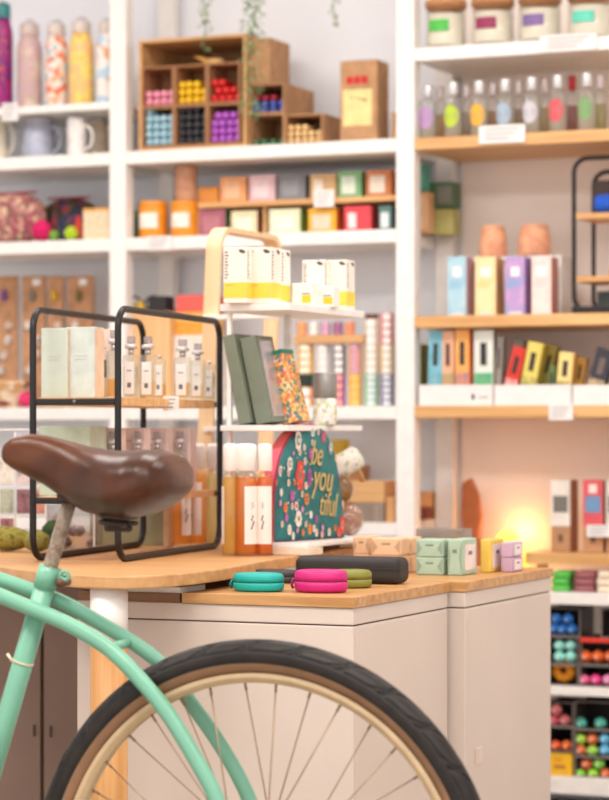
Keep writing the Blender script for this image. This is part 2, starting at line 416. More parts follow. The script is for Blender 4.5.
rws = [[[4, 4], [4, 4, 3], [4, 3, 2]], [[4, 4, 4, 4, 1], [4, 4, 4, 4, 3], [4, 4, 4, 3]]]
where = [['the upper left small box of the crate', 'the upper middle small box of the crate', 'the upper right small box of the crate'],
         ['the lower left small box of the crate', 'the lower middle small box of the crate', 'the lower right small box of the crate']]
for j in range(2):
    for i in range(3):
        cn, cc = cub_cols[j*3+i]
        cxp = (x0+x1)/2-W/2+th+.002+cell_w*(i+.5)+.0015*i; zz = ZCR+(1-j)*(ch+.001)
        opencase('small_card_box', 'small open brown box of %s candles in the crate' % cn, cxp, Yc-.004, zz, cell_w, ch, .12, CUBD, 'small boxes in the crate')
        rr = rws[j][i]; r = (cell_w-.0095)/2/max(rr)
        rolls(cxp, Yc+.006, zz+.0043, cell_w-.0095, min(r, .0105), rr, cn, cc, where[j][i], '%s candles in the crate' % cn)
# little wooden bird on the boxes
xb = (x0+x1)/2+.045
T = thing('wooden_bird', 'small carved wooden bird lying on top of the boxes inside the crate', 'ornament', (xb, Yc+.04, ZCR+2*(ch+.001)))
MB().ball((0, 0, .01), .01, 12, sc=(3.2, 1.2, 1)).build('body', wood((200, 150, 80), (235, 200, 140)), T)
MB().add([(-.03, 0, .012), (-.06, 0, .03), (-.02, .004, .02), (-.03, .008, .012)], [(0, 1, 2), (1, 3, 2), (0, 2, 3), (0, 3, 1)]).build('tail', pl((225, 160, 60), .5), T)

# stepped brown boxes to the right of the crate
def stepbox(px0, px1, side_px, y0, y1, Y, label, open_=True, d=.15):
    xa, xb = PY(px0, Y), PY(px1, Y); t = TY((px0+px1)/2, Y); zb = max(ZS1+.0005, ZT(y1, t)); h = ZT(y0, t)-zb
    if open_: return opencase('display_box', label, (xa+xb)/2, Y, zb, xb-xa, h, d, KR2, 'stepped brown boxes right of the crate'), (xa+xb)/2, zb, xb-xa, h
    return None
KR2 = pl((186, 140, 98), .7, vary=.08)
Yd = 6.02
xa, xb, xc_ = PY(249.8, Yd), PY(284, Yd), PY(322, Yd)
hb = ZY(266, 114, Yd)-ZS1
bw = xb-xa
opencase('display_box', 'lower open brown box holding green candles, against the crate', xa+bw/2, Yd, ZS1+.0005, bw, hb, .17, KR2, 'stepped brown boxes right of the crate')
opencase('display_box', 'lower right open brown box holding cream candles', xb+.001+(xc_-xb)/2, Yd, ZS1+.0005, xc_-xb, hb*.93, .17, KR2, 'stepped brown boxes right of the crate')
hb2 = ZY(266, 84, Yd)-(ZS1+hb)
opencase('display_box', 'open brown box of blue candles stacked in the middle step', xa+bw/2, Yd, ZS1+hb+.001, bw, hb2, .2, KR2, 'stepped brown boxes right of the crate')
carton('display_box', 'closed brown box on top of the stepped boxes, behind the trailing plant', 'box', 249.8, 270, 38, Yd, ZS1+hb+hb2+.002, .13, KR2, group='stepped brown boxes right of the crate')
rolls(xa+bw/2, Yd+.006, ZS1+.005, bw-.01, .0078, [4], 'green', (60, 130, 90), 'the lower open box beside the crate', 'green candles beside the crate')
rolls(xb+(xc_-xb)/2, Yd+.006, ZS1+.005, xc_-xb-.012, .0085, [5, 5, 3], 'cream', (240, 200, 140), 'the lower right stepped box', 'cream candles in the stepped box')
rolls(xa+bw/2, Yd+.006, ZS1+hb+.0055, bw-.01, .0078, [4, 4], 'blue', (90, 110, 200), 'the middle stepped box', 'blue candles in the stepped box')
rolls(xa+bw/2-.01, Yd+.006, ZS1+hb+.0055+.0312, bw-.035, .0075, [3], 'dark red', (180, 40, 60), 'the middle stepped box on top of the blue ones', 'red candles in the stepped box')

# tall kraft bag with yellow label
T = carton('kraft_bag', 'tall kraft paper bag with red squares and a pale yellow label', 'paper bag', 340, 377, 60, Yd, ZS1+.0005, .085, KRAFT, [('label', .08, .86, .2, .64, (240, 218, 150))], bevel=.003)
w = PY(377, Yd)-PY(340, Yd); h = ZY(358, 60, Yd)-ZS1
for k in range(3): B(-w/2+w*(.18+.2*k), -w/2+w*(.35+.2*k), -.0012, 0, h*.71, h*.8).build('red_square', pl((205, 30, 25), .6), T)
for (a, b, c, d) in ((.3, .36, .53, .58), (.44, .47, .52, .6), (.5, .6, .51, .55), (.62, .72, .49, .56)):
    B(-w/2+w*a, -w/2+w*b, -.0013, -.0006, h*c, h*(c+(d-c)*.5)).build('print_mark', pl((150, 135, 95), .7), T)
carton('kraft_box', 'narrow kraft box half hidden by the post at the right end of the top shelf', 'box', 391.5, 396, 112, 6.04, ZS1+.0005, .06, KR2)

# trailing plants hanging from above
def trail(px, ytop, ybot, Y, label, n=26, spread=6):
    t = TY(px, Y); x = PY(px, Y); z0 = ZT(ytop, t); z1 = ZT(ybot, t)
    T = thing('trailing_plant', label, 'plant', (x, Y, z1))
    random.seed(int(px)); path = []
    N = 14; Ls = z0-z1
    for i in range(N+1):
        u = i/N; path.append((.006*math.sin(u*7+px), .006*math.cos(u*5), Ls*(1-u)))
    MB().tube(path, .0012, 5).build('stem', pl((110, 130, 80), .7), T)
    mb = MB()
    for k in range(n):
        u = random.random(); z = Ls*(1-u); a = random.uniform(0, 2*math.pi); d = random.uniform(.2, 1)*spread/F*t
        c = Vector((d*math.cos(a), d*math.sin(a), z)); s_ = random.uniform(.008, .0125)
        e1 = Vector((math.cos(a), math.sin(a), random.uniform(-.9, .1))).normalized(); e2 = e1.cross(Vector((0, 0, 1))).normalized()
        nn = e1.cross(e2)*.0012
        v = [c, c+e1*s_*.7+e2*s_*.5, c+e1*s_*1.5, c+e1*s_*.7-e2*s_*.5]
        mb.add([p for p in v]+[p+nn for p in v], [(0, 1, 2, 3), (7, 6, 5, 4), (0, 4, 5, 1), (1, 5, 6, 2), (2, 6, 7, 3), (3, 7, 4, 0)])
    mb.build('leaves', patt([(130, 170, 115), (175, 200, 150), (105, 145, 95)], 60, .6), T)
trail(205, -8, 48, 5.95, 'thin green trailing plant hanging in front of the crate', 40, 4)
trail(252, -8, 116, 5.95, 'bushy green trailing plant hanging beside the crate', 190, 10)
trail(335, -8, 27, 6.1, 'short wisp of green trailing plant above the kraft bag', 12, 4)

# =====================================================================
#  CENTRE BAY, SECOND SHELF
# =====================================================================
def jar(px0, px1, ytop, Y, zb, label, col, lid=None, lab=(245, 235, 225), group=None, name='jar'):
    t = TY((px0+px1)/2, Y); r = (px1-px0)/2/F*t; h = ZT(ytop, t)-zb; x = PY((px0+px1)/2, Y)
    T = thing(name, label, 'jar', (x, Y, zb), 0, group)
    L([(r*.94, 0), (r, .004), (r, h*.82), (r*.97, h*.84)], 24).build('body', pl(col, .4), T)
    L([(r*1.0, h*.84), (r*1.01, h*.85), (r*1.01, h*.98), (r*.96, h)], 24).build('lid', pl(lid or col, .4), T)
    n = 8; v = []
    for k in range(n+1):
        a = -R90-.75+1.5*k/n
        v += [((r+.0008)*math.cos(a), (r+.0008)*math.sin(a), h*.28), ((r+.0008)*math.cos(a), (r+.0008)*math.sin(a), h*.68)]
    MB().add(v, [(2*k, 2*k+2, 2*k+3, 2*k+1) for k in range(n)]).build('paper_label', pl(lab, .6), T)
    return T
jar(139, 168, 202, 6.06, ZS2+.0005, 'orange lidded jar with white label, next to the left post', (238, 150, 35), group='orange jars')
jar(171, 199, 202, 6.06, ZS2+.0005, 'orange lidded jar with white label under the brown canister', (238, 150, 35), group='orange jars')
zj = ZY(185, 202, 6.06)
jar(175, 197, 166, 6.06, zj+.001, 'tan brown canister standing on the right orange jar', (196, 145, 112), lab=(185, 130, 100), name='canister')
carton('small_carton', 'small dark green carton half hidden behind the left post', 'box', 127, 138, 210, 6.1, ZS2+.0005, .06, (110, 135, 110))
# riser
ZRI = ZY(300, 199, YF+.06); xa, xb = PY(198, YF+.06), postx[2]-.03
T = thing('shelf_riser', 'long pale wooden riser carrying the upper row of cartons', 'shelf riser', (xa, YF+.06, ZS2+.0005))
B(0, xb-xa, 0, .14, ZRI-ZS2-.014, ZRI-ZS2-.0005).build('board', BWOOD, T, .001)
for u in (-.0145, PY(263, YF+.07)-xa-.004, xb-xa-.012): B(u, u+(.012 if u < 0 or u > .5 else .007), .02, .12, 0, ZRI-ZS2-.0145).build('support', BWOOD, T)
ct = 'cartons on the wooden riser'
Yr = YF+.09
for a, b, y, c, s_, lab in ((198, 218, 187, (215, 140, 60), None, 'low amber box at the left end of the riser'),
        (220, 246, 177, (235, 165, 110), (240, 190, 150), 'orange peach soap carton on the riser'),
        (249, 275, 175, (225, 190, 195), (240, 215, 220), 'pale pink soap carton on the riser'),
        (278, 305, 175, (130, 130, 135), (150, 150, 155), 'grey soap carton on the riser'),
        (310, 336, 174, (215, 175, 125), (240, 228, 210), 'tan soap carton with white stripe on the riser'),
        (338, 361, 171, (130, 180, 130), (225, 235, 220), 'green soap carton with white stripe on the riser'),
        (366, 391, 170, (205, 125, 75), (240, 225, 210), 'orange brown soap carton with white stripe, right end of the riser')):
    carton('soap_carton', lab, 'box', a, b, y, Yr, ZRI+.0005, .055, c, [('paper_label', .15, .75 if s_ != (240, 228, 210) else .5, .15, .8, s_)] if s_ else (), ct)
ct = 'cartons under the wooden riser'
for a, b, y, c, s_, lab, sd in ((199, 228, 209, (165, 95, 110), (185, 120, 130), 'maroon soap carton under the riser, left end', (80, 120, 80)),
        (231, 260, 211, (230, 215, 175), (245, 238, 215), 'beige soap carton under the riser with brown side', (150, 85, 60)),
        (269, 303, 209, (232, 228, 195), (245, 240, 220), 'cream soap carton under the riser with green side', (120, 160, 60)),
        (308, 339, 208, (238, 175, 45), (235, 205, 180), 'yellow soap carton under the riser with orange side', (220, 110, 40)),
        (344, 374, 206, (225, 70, 80), (245, 225, 225), 'red soap carton with white stripe under the riser', (190, 60, 60)),
        (379, 394, 206, (90, 130, 130), (235, 240, 240), 'teal soap carton with white label beside the post', (90, 130, 130))):
    carton('soap_carton', lab, 'box', a, b-3, y, YF+.07, ZS2+.0005, .06, c, [('paper_label', .15, .8 if c != (225, 70, 80) else .45, .15, .75, s_)], ct, side=sd)
T = price(314, 334, 190, 207, Y=YF+.055, label='white price card on the edge of the wooden riser')
# items seen beyond the post (right end of the centre bay)
xe = PY(434, 6.16)
carton('soap_carton', 'tan carton seen past the right-hand post', 'box', 413.5, 428, 192, 6.14, ZS2+.0005, .05, (222, 175, 130), [('paper_label', .3, .7, .1, .9, (235, 200, 165))], 'cartons beyond the post')
z1 = ZY(420, 191, 6.14)
carton('soap_carton', 'teal carton standing on the tan carton past the post', 'box', 414, 424, 164, 6.14, z1+.001, .05, (90, 170, 150), group='cartons beyond the post')
carton('soap_carton', 'olive yellow carton past the post, under the dark green one', 'box', 434, 453, 209, 6.2, ZS2+.0005, .06, (190, 185, 115), group='cartons beyond the post')
carton('soap_carton', 'dark green carton with grey face on the olive carton', 'box', 429, 453, 182, 6.2, ZY(440, 208, 6.2)+.001, .06, (80, 115, 75), [('paper_label', .35, .95, .15, .85, (130, 130, 120))], 'cartons beyond the post')

# =====================================================================
#  CENTRE BAY, THIRD SHELF
# =====================================================================
PANEL = wood((222, 168, 112), (240, 196, 142), 2, .5)
Yp = 6.02
carton('wooden_crate', 'pale wooden crate standing behind the black rack', 'crate', 128.6, 170, 312, Yp, ZS3+.0005, .2, PANEL)
ZP = ZY(150, 312, Yp)
carton('white_carton', 'large white carton under the orange books', 'box', 173.5, 205, 335, Yp+.02, ZS3+.0005, .16, (238, 226, 214))
ZW = ZY(188, 335, Yp+.02)
for k, (c, lab) in enumerate((((238, 165, 60), 'lower orange box of the stack behind the rack'), ((245, 190, 100), 'light orange box of the stack behind the rack'), ((235, 100, 90), 'coral red box topping the stack behind the rack'))):
    hh = [.03, .03, .045][k]; z = ZW+.001+sum([.031, .031, .046][:k])
    o = carton('gift_box', lab, 'box', 174+k, 205, 300, Yp+.03, z, .12, c, group='bright boxes behind the rack')
    for ch_ in o.children: ch_.scale.z = hh/(ZT(300, TY(190, Yp+.03))-z)
x = PY(150, 6.08)
T = thing('sunglasses', 'black framed sunglasses lying on the pale wooden crate', 'glasses', (x-.03, 6.1, ZP+.001))
for s_ in (-1, 1):
    MB().tube([(s_*.03+.024*math.cos(a), 0, .026+.02*math.sin(a)) for a in [2*math.pi*k/20 for k in range(20)]], .003, 6, True).build('rim', BLACKM, T)
MB().tube([(-.01, 0, .03), (0, -.002, .034), (.01, 0, .03)], .002, 6).build('bridge', BLACKM, T)
for s_ in (-1, 1): MB().tube([(s_*.054, 0, .03), (s_*.056, .05, .028), (s_*.054, .09, .01)], .002, 6).build('temple', BLACKM, T)
carton('camera_box', 'low black box on the pale wooden crate', 'box', 148, 166, 296, 6.06, ZP+.001, .05, (40, 38, 42))
o = L([(.012, 0), (.015, .01), (.013, .02), (.004, .032)], 12).build('wooden_pear', pl((210, 170, 40), .5), loc=(PY(140, 6.05), 6.05, ZP+.001)); tag(o, 'small yellow pear ornament on the pale wooden crate', 'ornament')

# tins in columns
zt = ZS3+.0005
def tins(px0, px1, y0, y1, n, zb, c, band, lab, group, Y=6.06, sq=False):
    t = TY((px0+px1)/2, Y); r = (px1-px0)/2/F*t*.97; x = PY((px0+px1)/2, Y); h = (ZT(y0, t)-zb)/n
    for k in range(n):
        if k == 0:
            T = thing('candle_tin', lab, 'tin', (x, Y, zb), 0, group)
            L([(r*.96, 0), (r, .002), (r, h*.7), (r*.98, h*.72)], 18).build('tin', pl(c, .4), T)
            L([(r, h*.72), (r*1.01, h*.74), (r*1.01, h*.96), (r*.95, h*.985)], 18).build('lid', pl(c, .35), T)
            v = []
            for q in range(7):
                a = -R90-.3+1.25*q/6; v += [((r+.001)*math.cos(a), (r+.001)*math.sin(a), h*.12), ((r+.001)*math.cos(a), (r+.001)*math.sin(a), h*.88)]
            MB().add(v, [(2*q, 2*q+2, 2*q+3, 2*q+1) for q in range(6)]).build('paper_label', pl(band, .5), T)
            root = T
        else: dup(root, (x, Y, zb+k*h))
    return zb+n*h
A = [(297, 314, 388, 2, (240, 150, 60), (250, 240, 235), 'orange tin with white label, bottom left column'), ]
z = tins(297, 314, 0 or 387, 405, 2, zt, (240, 160, 70), (250, 244, 238), 'orange tin with white label at the foot of the leftmost tin column', 'tins, leftmost column foot')
z = tins(297, 314, 374, 387, 1, z, (30, 90, 60), (30, 40, 35), 'dark green tin in the leftmost tin column', None)
z = tins(297, 314, 344.5, 374, 4, z, (245, 185, 50), (250, 240, 225), 'yellow tin with white label in the leftmost tin column', 'yellow tins, leftmost column')
z = tins(316.5, 330.5, 374, 405, 4, zt, (200, 60, 140), (240, 200, 225), 'pink tin behind the silver tube', 'pink tins behind the silver tube')
z = tins(316.5, 330.5, 344.5, 374, 4, z, (240, 232, 226), (245, 240, 236), 'plain white tin above the pink tins', 'plain white tins')
z = tins(332, 346, 374, 405, 4, zt, (150, 70, 170), (235, 160, 150), 'purple tin with coral label, third column foot', 'purple tins')
z = tins(332, 346, 344.5, 374, 4, z, (90, 80, 90), (245, 240, 240), 'dark lidded tin with white label on the purple tins', 'dark lidded tins')
z = tins(348, 362.5, 374, 405, 4, zt, (240, 180, 90), (245, 195, 110), 'apricot yellow tin at the foot of the fourth tin column', 'apricot tins')
z = tins(348, 362.5, 344.5, 374, 4, z, (240, 180, 120), (215, 160, 190), 'peach tin with lilac label on the apricot tins', 'peach and lilac tins')
z = tins(364.5, 379, 374, 405, 5, zt, (140, 195, 140), (220, 232, 235), 'pale labelled green tin at the foot of its column', 'green tins')
z = tins(364.5, 379, 344.5, 374, 4, z, (232, 205, 165), (252, 250, 246), 'sand coloured tin with white label on the green tins', 'sand coloured tins')
z = tins(364.5, 379, 319, 344.5, 3, z, (235, 225, 195), (254, 252, 248), 'ivory tin with white label near the top of its column', 'ivory tins')
z = tins(364.5, 379, 314, 319, 1, z, (110, 60, 50), (110, 60, 50), 'flat brown tin topping the ivory tins', None)
z = tins(380.5, 394, 374, 405, 5, zt, (110, 95, 135), (225, 228, 238), 'slate violet tin with pale label beside the post', 'slate violet tins')
z = tins(380.5, 394, 344.5, 374, 4, z, (235, 200, 130), (252, 250, 244), 'honey coloured tin with white label beside the post', 'honey coloured tins')
z = tins(380.5, 394, 313, 344.5, 4, z, (235, 110, 100), (254, 246, 244), 'coral red tin with white label at the top beside the post', 'coral red tins')
# wooden tray above the left columns
zz = ZY(330, 344, 6.06)+.001
carton('wooden_tray', 'shallow wooden tray resting across the tin columns', 'tray', 293.5, 363, 335, 6.035, zz, .07, wood((205, 150, 98), (228, 180, 128)))
for k, (c, nm) in enumerate((((240, 150, 90), 'orange'), ((235, 225, 215), 'white'), ((200, 150, 180), 'mauve'), ((150, 90, 130), 'plum'), ((235, 130, 90), 'coral'))):
    zq = ZY(330, 335, 6.035)+.001
    tins(297+12*k, 307+12*k, 322, 330, 2, zq, c, tuple(min(255, q+25) for q in c), 'small %s tin on the shallow wooden tray' % nm, 'tiny %s tins on the tray' % nm, Y=6.065)

# =====================================================================
#  CENTRE BAY, FOURTH SHELF
# =====================================================================
GW = wood((128, 112, 102), (160, 142, 128), 2, .7)
LBOX = wood((200, 150, 98), (224, 178, 124), 0, .6)
zb = ZS4+.0005
carton('grey_wood_box', 'grey weathered wooden box under the kraft box', 'box', 350, 384, 503, 5.995, zb, .1, GW)
carton('kraft_box', 'pale kraft box on top of the grey wooden box', 'box', 346, 384, 481, 5.995, ZY(365, 503, 5.995)+.001, .1, LBOX)
carton('kraft_box', 'tan box standing between the grey box and the post', 'box', 386, 394, 497, 6.0, zb, .08, (214, 160, 104))
carton('kraft_box', 'brown box behind the kraft box', 'box', 330, 356, 466, 6.16, zb, .1, (196, 138, 88))
z1 = ZY(343, 466, 6.16)
o = L([(.024, 0), (.025, .003), (.025, .068), (.023, .07)], 20).build('yellow_candle', pl((232, 195, 70), .5), loc=(PY(339, 6.2), 6.21, z1+.001)); tag(o, 'yellow pillar candle on the brown box', 'candle')
# open crate seen beyond the post
xc0, xc1 = PY(413.5, 6.03), PY(446, 6.03)
# the opening between the posts shows the end of the shelf with a small open crate
w = .12; xx = postx[2]-.03-w/2
opencase('open_crate', 'small open wooden crate on the lower shelf past the post', xx, 6.11, ZS4+.0005, w, .074, .18, LBOX)
carton('dark_tin_box', 'dark reddish box inside the small open crate', 'box', 418, 428, 507, 6.14, ZS4+.006, .04, (120, 55, 45))
T = thing('carved_fish', 'orange carved wooden fish on top of the small open crate', 'ornament', (xx-.012+.02, 6.12, ZS4+.0765))
MB().ball((0, 0, .014), .014, 12, sc=(2.2, .8, 1)).build('body', pl((235, 140, 40), .5), T)
MB().prism([(.024, .014), (.05, .036), (.042, .01)], -.003, .003, axis='y').build('tail', pl((190, 110, 90), .5), T)

# =====================================================================
#  RIGHT BAY
# =====================================================================
def candle(pc, w_px, lab_c, label, Y=6.05, ytop=2):
    t = TY(pc, Y); r = w_px/2/F*t; x = PY(pc, Y); zb = ZR1+.0005; h = ZT(ytop, t)-zb
    T = thing('candle_jar', label, 'candle', (x, Y, zb), 0, 'candle jars on the white top shelf')
    L([(r*.93, 0), (r, .006), (r, h*.86), (r*.97, h*.86), (r*.96, .007), (.001, .006)], 28).build('glass', glass((252, 252, 250)), T)
    L([(r*.9, .007), (r*.955, .011), (r*.955, h*.72), (.001, h*.72)], 28).build('wax', pl((252, 244, 230), .6, vary=.02), T)
    L([(r*.9, h*.8), (r*.95, h*.862), (r*1.04, h*.865), (r*1.04, h), (r*1.0, h+.002)], 28).build('lid', wood((176, 116, 74), (205, 150, 100), 0), T)
    v = []
    for q in range(9):
        a = -R90-.62+1.1*q/8; v += [((r+.001)*math.cos(a), (r+.001)*math.sin(a), h*.34), ((r+.001)*math.cos(a), (r+.001)*math.sin(a), h*.58)]
    MB().add(v, [(2*q, 2*q+2, 2*q+3, 2*q+1) for q in range(8)]).build('paper_label', pl(lab_c, .6), T)
candle(446, 40, (80, 190, 80), 'candle jar with wooden lid and bright green label')
candle(493, 42, (150, 50, 90), 'candle jar with wooden lid and maroon label', ytop=0)
candle(540, 42, (130, 105, 160), 'candle jar with wooden lid and purple label', ytop=-3)
candle(590, 44, (100, 210, 185), 'candle jar with wooden lid and turquoise label', ytop=-6)

def perfume(px, ytop, w_px, lab_c, label, Y, group, zb=None, capc=(222, 220, 222), liquid=None, disc=True):
    zb = ZR2+.0005 if zb is None else zb
    t = TY(px, Y); r = w_px/2/F*t; x = PY(px, Y); h = ZT(ytop, t)-zb
    T = thing('perfume_bottle', label, 'bottle', (x, Y, zb), 0, group)
    L([(r*.85, 0), (r, .003), (r, h*.66), (r*.85, h*.72), (r*.42, h*.75), (r*.4, h*.78)], 18).build('glass', glass((246, 247, 246), body=.15, bodycol=(245, 245, 245)), T)
    L([(r*.8, .004), (r*.9, .006), (r*.9, h*.5), (.001, h*.5)], 16).build('liquid', glass((246, 240, 232), body=.55, bodycol=liquid or (240, 234, 220)), T)
    L([(r*.5, h*.76), (r*.55, h*.77), (r*.55, h*.97), (r*.48, h)], 16).build('cap', pl(capc, .3, .5), T)
    if disc:
        v = [(0, -r-.0012, h*.38)]; n = 16
        for q in range(n):
            a = 2*math.pi*q/n; v.append((r*.82*math.cos(a), -math.sqrt(max(0, r*r-(r*.82*math.cos(a))**2))-.0012, h*.38+h*.2*math.sin(a)))
        MB().add(v, [(0, 1+q, 1+(q+1) % n) for q in range(n)], 0, True).build('paper_label', pl(lab_c, .5), T)
pg = 'perfume bottles on the upper wooden shelf'
for px, yt, c, nm in ((428, 85, (190, 150, 200), 'lilac'), (453.5, 82, (190, 215, 50), 'lime green'), (479.5, 81, (240, 180, 50), 'amber yellow'), (505.5, 79, (170, 190, 210), 'pale blue'), (532, 77, (210, 205, 212), 'pale grey'), (558, 75, (225, 90, 100), 'coral red'), (587, 73, (130, 170, 110), 'leaf green')):
    perfume(px, yt, 19, c, 'clear perfume bottle with silver cap and %s label, front row' % nm, 6.03, pg)
for px, yt, c, nm in ((440, 87, (240, 185, 110), 'apricot'), (466.5, 84, (205, 190, 185), 'beige'), (493, 82, (210, 140, 60), 'ochre'), (519, 80, (190, 150, 120), 'tan'), (545, 78, (225, 205, 140), 'pale yellow'), (572, 76, (180, 40, 50), 'dark red'), (600, 74, (190, 185, 70), 'olive yellow')):
    perfume(px, yt, 14, c, 'slim perfume bottle with %s liquid in the second row' % nm, 6.1, pg, liquid=c, capc=(c if nm == 'dark red' else (225, 215, 215)), disc=False)

# tall cartons on R3
tg = 'tall watercolour cartons on the middle wooden shelf'
for a, b, cols, lab, sd in ((447.5, 466, [(140, 190, 218), (175, 214, 230), (205, 226, 234)], 'tall sky blue watercolour carton', (200, 160, 175)),
        (475, 495.5, [(245, 205, 125), (250, 228, 180), (250, 216, 150)], 'tall pale yellow watercolour carton', (215, 165, 110)),
        (505, 524.5, [(120, 170, 215), (190, 155, 210), (225, 185, 220)], 'tall blue and violet watercolour carton', (160, 130, 190)),
        (531.5, 551, [(245, 205, 200), (250, 225, 220), (240, 190, 185)], 'tall pale pink watercolour carton', (200, 140, 130))):
    T = carton('incense_carton', lab, 'box', a, b, 256.5, 6.02, ZR3+.0005, .06, patt(cols, 18, .5, 'N'), [('white_label', .3, .74, .66, .82, (250, 246, 244)), ('silver_sticker', .2, .85, .0, .06, (225, 222, 225))], tg, side=sd)
# glass stand behind carrying the two salt bowls
Ys = 6.14; xa, xb = PY(466, Ys), PY(566, Ys); zs = ZY(520, 257, Ys)
T = thing('display_riser', 'white two legged riser behind the tall cartons, carrying two peach stone lanterns', 'shelf riser', (xa, Ys-.04, ZR3+.0005))
B(0, xb-xa, 0, .12, zs-ZR3-.012, zs-ZR3-.001).build('board', WHITE, T, .001)
for u in (0, xb-xa-.012): B(u, u+.012, 0, .12, 0, zs-ZR3-.0125).build('support', WHITE, T)
for a, b, y, lab in ((479, 507, 226, 'peach salt stone lantern, left one, slimmer'), (518, 551, 225, 'peach salt stone lantern, right one, wider')):
    t = TY((a+b)/2, Ys); r = (b-a)/2/F*t; h = ZT(y, t)-zs
    o = L([(r*.95, 0), (r, h*.1), (r*.98, h*.5), (r*.85, h*.9), (r*.72, h), (r*.55, h), (r*.5, h*.5), (.001, h*.45)], 20).build('stone_lantern', patt([(225, 140, 100), (240, 180, 140), (215, 150, 120), (235, 165, 120)], 30, .7, 'N'), loc=(PY((a+b)/2, Ys), Ys, zs+.0005))
    tag(o, lab, 'lantern', 'peach stone lanterns')

# black rack on R3
def rounded(w, h, r, n=6):
    P = []
    for (cx, cz, a0) in ((w-r, h-r, 0), (r, h-r, 90), (r, r, 180), (w-r, r, 270)):
        for k in range(n+1):
            a = math.radians(a0+90*k/n); P.append((cx+r*math.cos(a), cz+r*math.sin(a)))
    return P
Yk = 6.0; xk = PY(573, Yk); tk = TY(573, Yk); hk = ZT(157, tk)-ZR3; wk = .34
xk2 = PY(590, Yk+.17)
T = thing('metal_rack', 'black rounded metal rack with wooden shelves standing at the right edge', 'rack', (xk, Yk, ZR3+.0005))
for yy in (0, .17):
    MB().tube([(p[0], yy+.008, p[1]+.008) for p in rounded(wk, hk-.012-(.018 if yy else 0), .035)], .006, 8, True).build('hoop', BLACKM, T)
for yz in (216, 279):
    z = ZT(yz, tk)-ZR3; B(.006, wk-.006, .005, .175, z-.008, z+.006).build('shelf_board', BWOOD, T, .001)
B(-.004, wk, .0, .18, .0, .018).build('base', BLACKM, T, .004)
z1 = ZT(216, tk)+.0075
o = L([(.02, 0), (.024, .01), (.024, .2), (.02, .21)], 16).build('blue_cloth_roll', pl((30, 90, 200), .8), loc=(xk+.045, Yk+.05, z1+.0245), rot=(0, R90, 0)); tag(o, 'bright blue cloth roll on the upper board of the black rack', 'cloth')
carton('dark_box', 'dark brown box behind the blue roll on the black rack', 'box', 592, 625, 180, Yk+.09, z1, .05, (72, 52, 48))
z1 = ZT(279, tk)+.0075
o = L([(.03, 0), (.036, .006), (.034, .018), (.02, .024)], 18).build('yellow_dish', pl((235, 165, 30), .5), loc=(xk+.115, Yk+.05, z1)); tag(o, 'ochre yellow round dish on the lower board of the black rack', 'dish')
carton('dark_box', 'dark grey green box on the base of the black rack', 'box', 597, 630, 291, Yk+.05, ZR3+.0195, .08, (60, 66, 66))

# trays and cartons on R4
tr = 'white card trays on the lower wooden shelf'
trays = []
for a, b, lab in ((419, 492.5, 'white card tray of tall cartons, leftmost'), (494.5, 571, 'white card tray of tilted red and yellow cartons'), (573, 640, 'white card tray of dark cartons at the right edge')):
    Y = YF+.012; x0, x1 = PY(a, Y), PY(b, Y); w = x1-x0; h = ZY((a+b)/2, 385, Y)-ZR4
    T = thing('card_tray', lab, 'tray', ((x0+x1)/2, Y, ZR4+.0005), 0, tr); q = .003
    B(-w/2, w/2, 0, q, 0, h).build('front_panel', PAPER, T); B(-w/2, w/2, .14, .143, 0, h).build('back_panel', PAPER, T)
    B(-w/2, -w/2+q, q, .14, 0, h).build('side_panel', PAPER, T); B(w/2-q, w/2, q, .14, 0, h).build('side_panel', PAPER, T)
    B(-w/2+q, w/2-q, q, .14, 0, q).build('base', PAPER, T)
    if a == 419:
        B(w*.22, w*.26, -.0008, .0002, h*.3, h*.55).build('print_mark', INK, T); B(w*.3, w*.44, -.0008, .0002, h*.36, h*.42).build('print_mark', pl((150, 140, 140)), T)
tg = 'cartons standing in the white card trays'
def tilted(a, b, ytop, cols, lab, lean=0, Y=None, sd=None, d=.03, foot=None, label_c=(50, 45, 45)):
    Y = YF+.03 if Y is None else Y
    x0, x1 = PY(a, Y), PY(b, Y); t = TY((a+b)/2, Y); w = x1-x0; zb = ZR4+.0055; h = (ZT(ytop, t)-zb)/math.cos(lean)
    T = thing('tea_carton', lab, 'box', ((x0+x1)/2, Y, zb+.0+abs(math.sin(lean))*w/2), 0, tg); T.rotation_euler = (0, lean, 0)
    B(-w/2, w/2, 0, d, 0, h).build('box', patt(cols, 35, .5, 'N') if isinstance(cols, list) else pl(cols, .5), T, .001)
    B(-w*.17, w*.17, -.0008, .0002, h*.52, h*.83).build('name_panel', pl(label_c, .6), T)
    if foot: B(-w*.47, w*.47, -.0006, .0002, h*.18, h*.42).build('foot_print', patt(foot, 60, .6, 'N'), T)
    if sd: B(w/2-.0002, w/2+.0008, .002, d-.002, .002, h-.002).build('side_panel', pl(sd, .6), T)
def lower(*a, **k): tilted(*a, **k)
lower(427, 441, 331, [(100, 175, 200), (140, 205, 220)], 'light blue carton at the left of the first card tray', foot=[(90, 160, 185), (150, 200, 205)], lean=.03)
lower(442, 453.5, 331, [(240, 190, 160), (235, 170, 130)], 'peach carton with green print beside the light blue carton', foot=[(120, 180, 120), (240, 140, 110)])
lower(455, 469, 329, [(245, 165, 80), (245, 185, 110)], 'orange carton with purple flower print', sd=(240, 110, 40), foot=[(150, 120, 160), (240, 160, 90)])
lower(474, 493, 330, [(235, 236, 228), (225, 232, 222)], 'white carton with green landscape print', sd=(150, 140, 130), foot=[(70, 170, 150), (130, 190, 110)])
lower(494, 500, 337, [(160, 155, 150), (180, 175, 168)], 'grey slim carton at the right end of the first card tray', lean=.05, Y=YF+.05)
